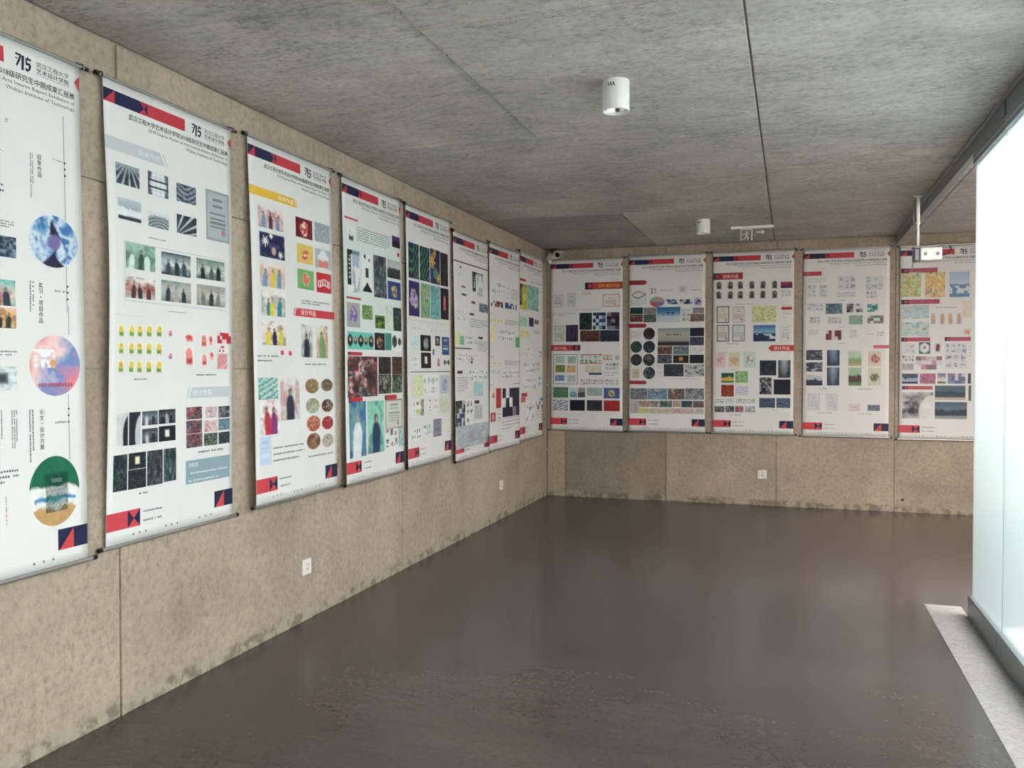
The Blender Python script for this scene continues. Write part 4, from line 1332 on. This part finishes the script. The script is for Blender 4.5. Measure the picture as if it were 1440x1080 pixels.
  ('pic',10,601,133,74,'noise','4a2c2c b03a38 282426 8a8a88',468),
  ('pic',150,602,132,78,'noise','3a4a44 7a8a80 242c2c 98a4a0',469),
  ('pic',288,528,243,156,'skytxt','2c5a90 c8d4dc 4a88b8 1c2c48',470),
  ('pic',542,545,91,132,'icons','dcdede 3a4448 8a9498',471),
  ('pic',654,540,114,58,'noise','8a8490 c0bcc4 4a4a58 a07a88',472),
  ('pic',625,602,144,78,'noise','4a5048 b84a44 a8a8a0 2c4038',473),
  ('pic',300,744,322,180,'dusk','8a98a8 b8b4ac 2c3038 1c2434',474),
  ('pic',627,744,142,86,'noise','141a2a 20283a 182030 2c3448',475),
  ('pic',626,837,142,85,'noise','2c3448 5a6480 1c2438 8a90a4',476),
  ('disc',213,418,153,108,'quad','88b8b0 d08a88 c84a50 4a80b0',480),
  ('disc',149,735,121,125,'noise','181a1e 20242a 7a5060 101214',481),
  ('gk',319,343,132,27,1,'9aa0a2'),
  ('gk',642,349,95,25,1,'707678'),
  ('gk',15,441,164,69,4,'a8acae'),
  ('gk',12,762,118,82,6,'9aa0a2'),
  ('disc',16,873,119,121,'noise','1c3a34 3a5a50 1c2a28 5a7a70',482),
  ('disc',149,871,123,126,'noise','14181e 3a4450 20262e 5a6470',483),
  ('disc',17,1007,119,120,'noise','181a1e 5a5e62 24282c 2c3034',484),
  ('disc',147,1004,123,126,'noise','16181c 24282c 8a8c90 1c1e22',485),
  ('disc',150,1140,123,125,'noise','16181e 2c3038 8a90a0 1c2028',486),
  ('pic',298,930,150,80,'noise','5a3a30 8a5848 a88878 3a2824',490),
  ('pic',459,930,158,84,'noise','4a6470 8aa0a8 2c404a b0bcc0',491),
  ('pic',297,1015,150,89,'noise','2c3440 7a8490 4a5460 b0b8c0',492),
  ('pic',458,1020,158,81,'lampdark','241c1a 3a2c28 d89050 181416',493),
  ('pic',625,1017,143,86,'noise','161a28 20263a 1c2232 141826',494),
  ('pic',363,1112,202,125,'noise','2c3038 4a505a 20242a 6a7078',495),
  ('pic',574,1116,197,123,'noise','b0b4b4 e0e2e2 2c3034 4a4e52',496),
  ('pic',39,1160,69,91,'cert','d4c4ac a89478 8a8070 b08060',497),
  ('pic',15,1361,178,116,'noise','5a6a78 a8b4bc 2c3a44 c07070',498),
  ('pic',196,1362,205,112,'noise','6a90b0 a8bcc4 3a4a48 d0d4d4',499),
  ('pic',407,1362,167,111,'noise','3a4a44 7a8a80 c05860 d0d4cc',500),
  ('pic',580,1359,190,114,'noise','8a8a98 c4c4cc 4a5a4a 3a3a44',501),
  ('pic',13,1486,91,132,'hlist','d0c8a8 b8b4c0 a8a8b8 d8d4c0',502),
  ('pic',105,1489,107,64,'noise','b83a38 8ab8a8 d8dcd4 3a6a58',503),
  ('pic',215,1489,105,64,'noise','4a6a60 c08880 e0dcd4 2c3a3a',504),
  ('pic',322,1485,126,68,'noise','2c4448 5a7a78 a8b8b4 1c3034',505),
  ('pic',454,1485,87,65,'noise','c8b8a8 8a6a58 e0d4c8 3a3034',506),
  ('pic',544,1485,109,67,'noise','2c4458 4a7080 1c3040 8aa4ac',507),
  ('pic',659,1485,111,67,'noise','4a4a50 9a9aa0 c87a80 2c2c34',508),
  ('pic',105,1564,96,53,'hlist','c8d07a b0c860 d8d8a0 c0b870',509),
  ('pic',203,1563,225,55,'hlist','d8ccc0 c8b8b0 e0d8d0 b8a8a0',510),
  ('pic',434,1562,239,55,'hlist','d8b8b8 c8a0a4 e0ccc8 c8b0b8',511),
  ('pic',680,1561,87,57,'hlist','c8c4c0 a8a4a4 d8d4d0 b0b0b0',512),
  ('gk',626,941,140,59,4,'a8acae'),
  ('band',3,1282,187,37,'98303c','arrow'),
  ('gk',301,1119,51,109,5,'a8acae'),
  ('gk',432,1252,288,14,1,'b0b4b6'),
 ],
 'B3': [
  ('band',1,202,291,66,'b03440','navyl'),
  ('txt',97,219,150,37,'获奖作品','f0d0c8'),
  ('pic',20,280,76,88,'mini','e2e4e2 5a4c48 3a3438 a89088',520),
  ('pic',132,282,75,87,'mini','e2e4e2 5a4c48 3a3438 a89088',521),
  ('pic',231,283,74,87,'mini','e2e4e2 5a4c48 3a3438 a89088',522),
  ('pic',342,285,74,87,'mini','e2e4e2 5a4c48 3a3438 a89088',523),
  ('pic',448,287,73,86,'mini','e2e4e2 5a4c48 3a3438 a89088',524),
  ('pic',561,288,72,86,'mini','e2e4e2 5a4c48 3a3438 a89088',525),
  ('pic',19,377,76,87,'mini','e2e4e2 5a4c48 3a3438 a89088',526),
  ('pic',132,379,75,87,'mini','e2e4e2 5a4c48 3a3438 a89088',527),
  ('pic',231,380,74,87,'mini','e2e4e2 5a4c48 3a3438 a89088',528),
  ('pic',342,381,74,86,'mini','e2e4e2 5a4c48 3a3438 a89088',529),
  ('pic',447,382,73,86,'mini','e2e4e2 5a4c48 3a3438 a89088',530),
  ('pic',561,384,72,86,'mini','e2e4e2 5a4c48 3a3438 a89088',531),
  ('pic',654,308,110,61,'land','8a2c48 c04858 4a2c60 2c2450',540),
  ('pic',658,388,97,64,'icons','dfe2e2 90b0b0 8aa0a8',541),
  ('pic',36,532,125,169,'cert','e0ddd0 30343c b8a888 a88a60',542),
  ('pic',194,541,115,159,'cert','e4e0e0 b8b0b4 c07a80 c05a60',543),
  ('pic',38,719,123,169,'cert','e0d8d4 30343c 8a8888 a05850',544),
  ('pic',191,720,122,167,'cert','e0e2e2 5a6468 9aa0a4 8a8a8c',545),
  ('pic',382,541,231,158,'map','e0e2b8 d0d48a a8a888 4a6a50',546),
  ('pic',395,728,212,160,'skysea','2c5aa0 8ac0d8 203058 e0e4e4',547),
  ('pic',662,528,101,52,'land','e4e4e2 e0dede c83a40 b03038',548),
  ('pic',652,729,99,162,'cert','e2e4e2 d8dad8 a0a4a4 b0a0a0',549),
  ('gk',223,509,204,18,1,'9aa0a2'),
  ('gk',670,601,84,74,2,'b0a8a8'),
  ('gk',132,903,116,14,1,'707678'),
  ('band',538,927,242,57,'c83e46','arrowl'),
  ('txt',592,939,150,34,'设计作品','f4dcd8'),
  ('pic',23,988,103,156,'blob','ecd4d4 e0b0b8 d89aa4 f0e0dc',560),
  ('pic',158,996,111,146,'blob','e4dcc4 d8a890 c8c48a e8d8c8',561),
  ('pic',301,987,118,160,'blob','cfe4d8 a8c4b8 d88a88 e4ece8',562),
  ('pic',86,1201,122,96,'land','2c4a48 3a6058 d8c060 4a6a48',563),
  ('pic',223,1183,121,114,'noise','6aa858 a8cc90 d8e0d8 4a8a4a',564),
  ('pic',85,1319,123,117,'noise','8a2c24 c84a38 5a3a28 e09058',565),
  ('pic',227,1331,121,89,'wave','dcdce4 8a8ac0 e4e6e8 5a5a80',566),
  ('pic',26,1460,85,42,'icons','dfe2e2 3a4444 5a6464',567),
  ('pic',125,1459,85,42,'icons','dfe2e2 c0908a 8ab0a0',568),
  ('pic',228,1458,186,44,'icons','dfe2e2 20242c a87a78',569),
  ('pic',21,1534,96,60,'noise','2c3034 c8ccc8 4a5450 8a9490',570),
  ('pic',127,1531,86,61,'noise','3a4044 d0d0d0 2c3034 7a8484',571),
  ('pic',221,1531,82,61,'noise','a03040 c8c0c0 4a2c34 d87a80',572),
  ('pic',316,1530,98,61,'noise','c0c4c8 3a4048 8a9098 e0e2e2',573),
  ('pic',459,1076,158,148,'noise','161a24 242a38 3a4258 1a1e2a',574),
  ('pic',635,1075,116,172,'spot','242c3a b8bcc4 3a4658 161c28',575),
  ('pic',457,1245,116,166,'noise','161a24 1c2230 d0d4d8 242a38',576),
  ('pic',593,1263,159,148,'noise','121622 1a2030 161a28 242a3a',577),
  ('pic',456,1447,151,96,'wave','3a4e60 6a8090 2c3c4c 8a9aa8',578),
  ('pic',620,1446,131,96,'wave','44586a 7a90a0 32465a 94a4b0',579),
  ('gk',588,1562,31,10,1,'5a6064'),
  ('gk',165,1613,116,15,1,'707678'),
  ('gk',186,1157,57,11,1,'707678'),
 ],
 'B4': [
  ('band',0,210,169,41,'c44c58','plain'),
  ('gk',35,222,89,18,1,'f0d0d0'),
  ('pic',31,334,90,124,'icons','d9dcde 9aa4a8 b4bcc0',600),
  ('pic',142,338,81,123,'icons','d9dcde a8b0b4 b8c0c4',601),
  ('pic',318,259,159,138,'icons','d9dcde 9aa4a8 8a9498',602),
  ('pic',310,414,167,49,'icons','d9dcde a8b0b4 b0b8bc',603),
  ('pic',568,268,156,137,'icons','d9dcde 98a2a6 a8b0b4',604),
  ('pic',568,414,98,67,'icons','d9dcde 3a484c 8a9498',605),
  ('pic',36,513,149,80,'icons','d9dee0 8ac4c8 a87a80',606),
  ('pic',208,523,149,100,'noise','3a5a70 7a98a8 b0c4cc 2c3c58',607),
  ('pic',398,528,145,83,'tiles','3a3e44 d9dcde 8a9094 d9dcde 5a6068',608),
  ('pic',583,533,92,77,'tiles','3a8a70 d9dcde 4a5058 6ab0c0',609),
  ('pic',57,646,100,67,'icons','d9dcde 4a4650 c88a90',610),
  ('pic',227,652,124,65,'icons','d9dcde c06a74 7a5a64',611),
  ('pic',419,641,124,85,'noise','8ab0a0 b8ccc4 5a7870 d0d8d4',612),
  ('pic',585,645,143,76,'tiles','4a9880 d9dcde a08a78 6a7478',613),
  ('pic',210,781,141,93,'tiles','7a3444 e0d4d8 6a2c3c 8a4454',614),
  ('pic',667,798,61,45,'icons','d9dcde 3a6a70 8aa4a8',615),
  ('pic',49,769,94,55,'icons','d9dcde d8d8b8 c0c8cc',616),
  ('pic',428,776,66,81,'icons','d9dcde d8d4a8 c4c8c8',617),
  ('gk',39,271,178,47,3,'b8c0c4'),
  ('gk',327,487,63,14,1,'8a9296'),
  ('gk',336,744,48,13,1,'8a9296'),
  ('gk',585,815,66,15,1,'a0a8ac'),
  ('band',639,927,141,31,'d07080','plain'),
  ('pic',30,970,150,97,'noise','202a3c 7a8490 3a4458 b0b8c0',620),
  ('pic',30,1089,150,91,'noise','2c3648 c0c8cc 5a6474 20283a',621),
  ('pic',31,1212,150,101,'land','d0d4d8 b0b8c0 3a4456 242e40',622),
  ('pic',223,972,114,151,'spot','3a4660 8aa0b4 242e44 3a5a80',623),
  ('pic',223,1138,113,174,'spot','3c4c64 a0b0bc 2c3a54 50647c',624),
  ('pic',418,981,117,142,'land','c8d8c4 a8c89a 8ab078 c8a888',625),
  ('pic',419,1139,116,173,'land','b0c8a8 8ab07a 5a4448 5a8a50',626),
  ('pic',595,984,114,142,'blob','e0d0c0 c05a60 3a8a70 d8a0a8',627),
  ('pic',595,1144,112,168,'blob','e0d8c4 5a8a6a 6a5a50 d89a70',628),
  ('pic',45,1392,114,162,'cert','d9dde0 c8ccd0 b0b6ba c8c0c0',629),
  ('pic',222,1391,99,161,'cert','d9dde0 ccd0d4 b4babe c8c0c0',630),
  ('pic',428,1491,94,62,'cert','e4d8da d87080 c8a0a8 d87080',631),
  ('pic',593,1496,108,56,'noise','2c3a54 8a98a8 4a5a70 c0c8d0',632),
  ('gk',154,1334,70,15,1,'5a6266'),
  ('gk',508,1337,116,16,1,'7a8286'),
  ('gk',123,1571,145,16,1,'7a8286'),
  ('gk',512,1575,115,14,1,'7a8286'),
  ('gk',331,901,61,13,1,'7a8286'),
 ],
 'B5': [
  ('band',8,204,315,43,'b0546c','navyl'),
  ('band',10,496,332,43,'b0546c','navyl'),
  ('pic',8,242,174,227,'noise','c8d8a0 8ac058 d86a58 e8ecd8 4a7048',650),
  ('pic',215,247,170,232,'noise','e8d088 d8a04a f0ecd8 5a5a6a d05a80',651),
  ('pic',423,249,169,232,'skysea','a8c0dc c8d4e4 6a90b8 e4e8ee',652),
  ('pic',12,549,241,125,'noise','b0d8e0 d8a888 e4e8ea 6aa0b8',653),
  ('pic',14,709,240,131,'noise','a8d4dc e8d090 e4e8ea 5a6a70',654),
  ('pic',264,621,47,107,'bottle','dcdee4 d8b080 b0b8c0 8a8a90',655),
  ('pic',343,623,44,107,'bottle','dcdee4 d0a070 a8a0a8 8a8a90',656),
  ('pic',411,624,44,107,'bottle','dcdee4 e0a868 b8b8b0 8a8a90',657),
  ('pic',482,625,47,106,'bottle','dcdee4 d8a878 a0a8c0 8a8a90',658),
  ('pic',531,519,80,154,'noise','e4dcd0 e8e0c8 dcd8d0 d8d0b8',659),
  ('pic',541,772,66,61,'blob','e4dcdc e09a88 d07860 e8c0b0',660),
  ('gk',310,567,184,19,1,'7a8090'),
  ('band',14,850,249,38,'bc5464','navyl'),
  ('band',386,850,220,37,'b0546c','navyl'),
  ('band',25,1305,263,32,'c0586a','navyl'),
  ('pic',168,896,96,108,'hex','4a7a78 e4e8ea a04868 3a605e',670),
  ('pic',41,912,92,87,'icons','dcdee4 a8d0c8 c8a0b0',671),
  ('pic',300,905,55,82,'mini','dcdee4 8a2c48 5a3a58 a04060',672),
  ('pic',21,1016,106,62,'icons','dcdee4 4a3a48 c08a98',673),
  ('pic',22,1092,101,63,'noise','b8bcc4 d89098 8aa0a0 c8c8d0',674),
  ('pic',142,1027,223,123,'tiles','d0c8cc c89ab0 8a7a88 e8e8ec e0d8dc',675),
  ('pic',391,906,182,94,'icons','dcdee4 8a98b0 a8b0c0',676),
  ('pic',392,1003,183,141,'icons','dcdee4 5a6480 a8bcc8',677),
  ('pic',23,1189,138,94,'land','4a5468 5a6478 a8b4d0 3a4458',678),
  ('pic',178,1188,134,94,'noise','c06a90 5a7a80 d8a0b8 4a5468',679),
  ('pic',329,1186,70,94,'land','6a7890 e4e4e8 d8d4d0 7a6a60',680),
  ('pic',416,1186,147,95,'tiles','6a78a0 d0d4dc a07a98 8a90b0',681),
  ('pic',585,1185,26,95,'noise','4a4e5a 6a6e7a 3a3e4a 5a5e6a',682),
  ('pic',26,1363,269,245,'curve','3a4048 d0ccd0 e4e2e2 b8a898',683),
  ('pic',307,1299,259,133,'land','5a7080 4a6070 3c5060 c8b8a8',684),
  ('pic',308,1451,272,158,'land','4a6478 8a98a8 3a4858 a0a4a8',685),
  ('pic',592,1297,21,140,'noise','4a5a54 6a7a74 3a4a44 5a6a64',686),
  ('gk',591,922,16,121,4,'8a8f98'),
 ],
}

SPECS = [
 ('P1', 'white poster with three large round pictures down one edge', 'left', -6.79, 0.675, 2.482, (0.02, 0.02, 0.04, 0.04), 3.4, 0.0),
 ('P2', 'white poster with six grey architecture photos and grey section banners', 'left', -5.898, 0.688, 2.486, (0.022, 0.02, 0.018, 0.018), 4.0, 0.022),
 ('P3', 'white poster with a yellow banner, comic panels and eight food bowls', 'left', -4.989, 0.71, 2.497, (0.02, 0.02, 0.062, 0.058), 4.6, 0.0),
 ('P4', 'pale mint poster with red arrow tags and tall blue and green illustrations', 'left', -4.084, 0.696, 2.494, (0.02, 0.02, 0.05, 0.05), 5.4, 0.0),
 ('P5', 'white poster with two rows of tall dark illustrations below its title', 'left', -3.216, 0.70, 2.49, (0.02, 0.022, 0.038, 0.036), 6.0, 0.0),
 ('P6', 'white poster with a black rule under its title and a phone mock-up', 'left', -2.358, 0.652, 2.44, (0.02, 0.025, 0.04, 0.04), 6.5, 0.0),
 ('P7', 'white poster with pale sketches and one tall red picture near its foot', 'left', -1.53, 0.66, 2.464, (0.022, 0.052, 0.026, 0.052), 6.5, 0.0),
 ('P8', 'white poster with a yellow and teal picture pair beside the room corner', 'left', -0.69, 0.678, 2.499, (0.030, 0.033, 0.030, 0.033), 6.5, 0.0),
 ('B1', 'white poster with an orange-red banner and a plain red print, under the security camera', 'back', 0.44, 0.718, 2.531, (0.02, 0.02, 0.02, 0.02), 7.0, 0.0),
 ('B2', 'white poster with a column of black round pictures and dark red arrows', 'back', 1.288, 0.726, 2.542, (0.02, 0.02, 0.02, 0.02), 7.0, 0.0),
 ('B3', 'white poster with twelve small figurines in two rows and dark blue photos', 'back', 2.145, 0.7245, 2.544, (0.02, 0.02, 0.02, 0.02), 7.0, 0.0),
 ('B4', 'mostly blank white poster with faint sketches, a maroon card and green prints', 'back', 3.012, 0.718, 2.536, (0.02, 0.02, 0.02, 0.02), 7.0, 0.0),
 ('B5', 'white poster with colourful fruit and sea pictures behind the hanging projector', 'back', 3.883, 0.708, 2.531, (0.02, 0.02, 0.02, 0.02), 7.0, 0.0),
]
for n, (key, label, wall, c, zb, zt, off, res, curl) in enumerate(SPECS):
    po = Poster(label, wall, c, zb, zt, off, res, curl, n)
    po.rods(*((0.026, 0.014) if key in ('P1', 'P2', 'P3') else (0.008, 0.009) if key in ('P6', 'P7', 'P8') else (0.018, 0.012)))
    po.template(n * 10)
    po.fill(LAYOUT[key])

# ------------------------------------------------------------------ ceiling downlights
def downlight(label, x, y, r, h, turn):
    t = thing(empty('downlight', (x, y, CEIL), turn), label, 'ceiling light')
    Shape().lathe([(0.0, 0.0), (r * 0.98, 0.0), (r, -0.003), (r, -h + 0.002), (r * 0.985, -h), (r * 0.90, -h), (r * 0.89, -h + 0.006), (r * 0.80, -h + 0.012)], 48).build('housing', 'white', t)
    Shape().lathe([(r * 0.80, -h + 0.012), (r * 0.62, -h + 0.03), (r * 0.40, -h + 0.055), (r * 0.34, -h + 0.06), (0.0, -h + 0.06)], 40).build('reflector', 'chrome', t)
    Shape().lathe([(0.0, -h + 0.030), (r * 0.22, -h + 0.030), (r * 0.30, -h + 0.038), (r * 0.30, -h + 0.06), (0, -h + 0.06)], 24).build('lamp_bulb', 'plastic', t)
    for k in (-1, 0, 1):
        a = k * 0.20
        sh = Shape()
        pts = []
        for (da, z) in ((-0.055, -0.020), (0.035, -0.020), (0.135, -0.036), (0.045, -0.036)):
            pts.append((a + da - 0.03, z))
        v = [((r + d) * math.cos(q), (r + d) * math.sin(q), z) for d in (-0.002, 0.0008) for q, z in pts]
        sh.add(v, [(4, 5, 6, 7), (3, 2, 1, 0), (0, 1, 5, 4), (1, 2, 6, 5), (2, 3, 7, 6), (3, 0, 4, 7)]).build('vent_slot', 'black', t)

downlight('white cylinder downlight on the bare ceiling with slanted vent slots in full view', 1.771, -5.16, 0.0595, 0.134, math.atan2(-3.75, 0.74) - 0.38)
downlight('white cylinder downlight on the ceiling beside the hanging exit sign', 1.793, -1.457, 0.0565, 0.12, math.atan2(-7.45, 0.72) - 0.7)

# ------------------------------------------------------------------ hanging exit sign
es = thing(empty('exit_sign', (2.176, -1.0, CEIL)), 'clear hanging exit sign with running figure and arrow under a pale bar', 'exit sign')
Shape().box(-0.183, 0.183, -0.014, 0.014, -0.024, 0.0, bev=0.002).build('mounting_bar', 'white', es)
Shape().box(-0.172, 0.172, -0.003, 0.003, -0.160, -0.018, bev=0.001).build('clear_panel', 'clear', es)
def sign_poly(name, polys):
    s = Shape()
    for p in polys:
        s.prism(p, 'y', -0.0042, -0.0033)
    s.build(name, 'signprint', es)
def bar(x0, z0, x1, z1, w):
    d = Vector((x1 - x0, z1 - z0)).normalized()
    n = Vector((-d.y, d.x)) * w / 2
    return [(x0 + n.x, z0 + n.y), (x1 + n.x, z1 + n.y), (x1 - n.x, z1 - n.y), (x0 - n.x, z0 - n.y)]
fx, fz = -0.1, -0.030
sign_poly('running_figure', [bar(fx, fz, fx + 0.102, fz, 0.010), bar(fx + 0.004, fz, fx + 0.004, fz - 0.098, 0.010), bar(fx + 0.098, fz, fx + 0.098, fz - 0.098, 0.010),
    [(fx + 0.058 + 0.009 * math.cos(k * 0.785), fz - 0.022 + 0.009 * math.sin(k * 0.785)) for k in range(8)],
    bar(fx + 0.056, fz - 0.030, fx + 0.046, fz - 0.060, 0.014), bar(fx + 0.054, fz - 0.036, fx + 0.076, fz - 0.046, 0.008), bar(fx + 0.052, fz - 0.036, fx + 0.030, fz - 0.040, 0.008), bar(fx + 0.032, fz - 0.040, fx + 0.022, fz - 0.054, 0.008),
    bar(fx + 0.048, fz - 0.058, fx + 0.066, fz - 0.070, 0.010), bar(fx + 0.066, fz - 0.070, fx + 0.062, fz - 0.096, 0.009), bar(fx + 0.046, fz - 0.060, fx + 0.036, fz - 0.080, 0.010), bar(fx + 0.036, fz - 0.080, fx + 0.012, fz - 0.086, 0.009)])
sign_poly('arrow', [bar(0.036, -0.058, 0.088, -0.058, 0.014), [(0.080, -0.036), (0.112, -0.058), (0.080, -0.080)]])

# ------------------------------------------------------------------ sockets
def socket(label, loc, rot):
    t = thing(empty('wall_socket', loc, rot), label, 'socket')
    pl = Shape().box(-0.043, 0.043, -0.009, 0.0, -0.043, 0.043, bev=0.003).build('face_plate', 'plastic', t)
    Shape().box(-0.030, 0.030, -0.0105, -0.009, -0.030, 0.030, bev=0.001).build('insert', 'plastic', t)
    s = Shape()
    s.box(-0.008, -0.005, -0.0112, -0.0100, 0.008, 0.018).box(0.005, 0.008, -0.0112, -0.0100, 0.008, 0.018)
    s.prism(bar(-0.009, -0.020, -0.004, -0.010, 0.003), 'y', -0.0112, -0.0100).prism(bar(0.009, -0.020, 0.004, -0.010, 0.003), 'y', -0.0112, -0.0100).box(-0.0015, 0.0015, -0.0112, -0.0100, -0.008, 0.001)
    s.build('socket_slot', 'black', t)

socket('white wall socket low below the poster with the yellow banner', (0.0, -4.841, 0.296), math.pi / 2)
socket('white wall socket low on the long wall close to the room corner', (0.0, -1.551, 0.313), math.pi / 2)
socket('white wall socket low on the end wall beside a panel joint', (2.244, 0.0, 0.314), 0.0)

# ------------------------------------------------------------------ security camera in the corner
cc = thing(empty('security_camera', (0.10, -0.15, CEIL)), 'small white security camera with black lens at the ceiling in the room corner', 'security camera')
Shape().lathe([(0.0, 0.0), (0.045, 0.0), (0.045, -0.012), (0.030, -0.022), (0.0, -0.022)], 28).build('base_plate', 'black', cc)
Shape().tube([(0, 0, -0.02), (0.0, 0.0, -0.045), (0.012, -0.012, -0.062)], [0.012, 0.011, 0.014], 12).build('swivel_arm', 'black', cc)
bd = Shape()
bd.tube([(-0.055, 0.040, -0.098), (0.070, -0.055, -0.075)], [0.033, 0.036], 24).build('body', 'white', cc)
Shape().prism([(-0.075, 0.075), (-0.035, 0.12), (0.125, -0.03), (0.085, -0.09)], 'z', -0.050, -0.042).build('sun_hood', 'white', cc)
Shape().tube([(0.070, -0.055, -0.075), (0.078, -0.061, -0.0735)], [0.029, 0.027], 20).build('lens', 'lens', cc)
Shape().lathe([(0.0, -0.165), (0.014, -0.160), (0.020, -0.145), (0.018, -0.125), (0.0, -0.120)], 20, (-0.018, -0.03, 0)).build('junction_cap', 'white', cc)
Shape().tube([(-0.018, -0.03, -0.125), (-0.005, 0.0, -0.105), (0.0, 0.0, -0.09)], 0.007, 8).build('cable', 'black', cc)
cw = thing(empty('signal_cable', (0.012, -0.012, 0.0)), 'thin grey cable running down the room corner from the security camera', 'cable')
Shape().tube([(0.006, -0.10, 2.475), (0.001, -0.03, 2.38), (-0.004, 0.002, 2.20), (-0.004, 0.004, 1.40), (-0.004, 0.004, 0.30), (-0.004, 0.004, 0.004)], 0.0055, 8).build('cable_run', 'grey', cw)
for z in (0.5, 1.2, 1.9):
    Shape().box(-0.011, 0.003, -0.004, 0.011, z - 0.006, z + 0.006, bev=0.001).build('cable_clip', 'white', cw)

# ------------------------------------------------------------------ hanging projector
pj = thing(empty('projector', (3.392, -2.0, CEIL)), 'small white projector hanging from a slim pole beside the ceiling track', 'projector')
Shape().lathe([(0.0, 0.0), (0.032, 0.0), (0.032, -0.008), (0.014, -0.016), (0.0, -0.016)], 24).build('ceiling_flange', 'white', pj)
Shape().tube([(0, 0, -0.008), (0, 0, -0.20)], 0.013, 16).build('pole', 'white', pj)
Shape().tube([(0, 0, -0.195), (0, 0, -0.372)], 0.0095, 16).build('pole', 'plastic', pj)
Shape().tube([(0, 0, -0.19), (0, 0, -0.212)], 0.0165, 16).build('pole_collar', 'white', pj)
Shape().box(-0.035, 0.115, -0.03, 0.06, -0.388, -0.370, bev=0.003).build('mount_plate', 'grey', pj)
b = Shape().box(0.008, 0.153, -0.075, 0.10, -0.482, -0.390, bev=0.010).build('body', 'white', pj)
Shape().tube([(0.122, -0.0765, -0.437), (0.122, -0.066, -0.437)], 0.014, 18).build('lens', 'lens', pj)
Shape().box(0.030, 0.052, -0.0765, -0.0745, -0.448, -0.424, bev=0.0006).build('vent_grille', 'grey', pj)
Shape().box(-0.028, 0.008, -0.055, 0.09, -0.480, -0.394, bev=0.006).build('side_cover', 'grey', pj)
Shape().tube([(0.10, 0.03, -0.378), (0.19, 0.02, -0.372), (0.215, 0.01, -0.380), (0.222, 0.0, -0.40), (0.20, 0.02, -0.43), (0.15, 0.05, -0.44)], 0.0055, 8).build('cable', 'black', pj)
Shape().tube([(0.045, 0.03, -0.380), (0.15, 0.0, -0.384), (0.205, -0.005, -0.376)], 0.009, 10).build('support_arm', 'grey', pj)
Shape().tube([(-0.02, 0.02, -0.47), (-0.032, 0.02, -0.50), (-0.036, 0.02, -0.56)], 0.004, 8).build('cable', 'grey', pj)
Shape().tube([(-0.018, 0.012, -0.02), (-0.030, 0.02, -0.15), (-0.024, 0.025, -0.28), (-0.02, 0.03, -0.385)], 0.004, 8).build('cable', 'grey', pj)

# small drilled hole in the end wall
thing(Shape().lathe([(0.012, -0.0), (0.012, 0.010), (0.0, 0.010)], 14).build('cable_grommet', 'black', None, (3.532, 0.001, 0.119)), 'small round black cable grommet low on the end wall', 'grommet').rotation_euler = (math.pi / 2, 0, 0)
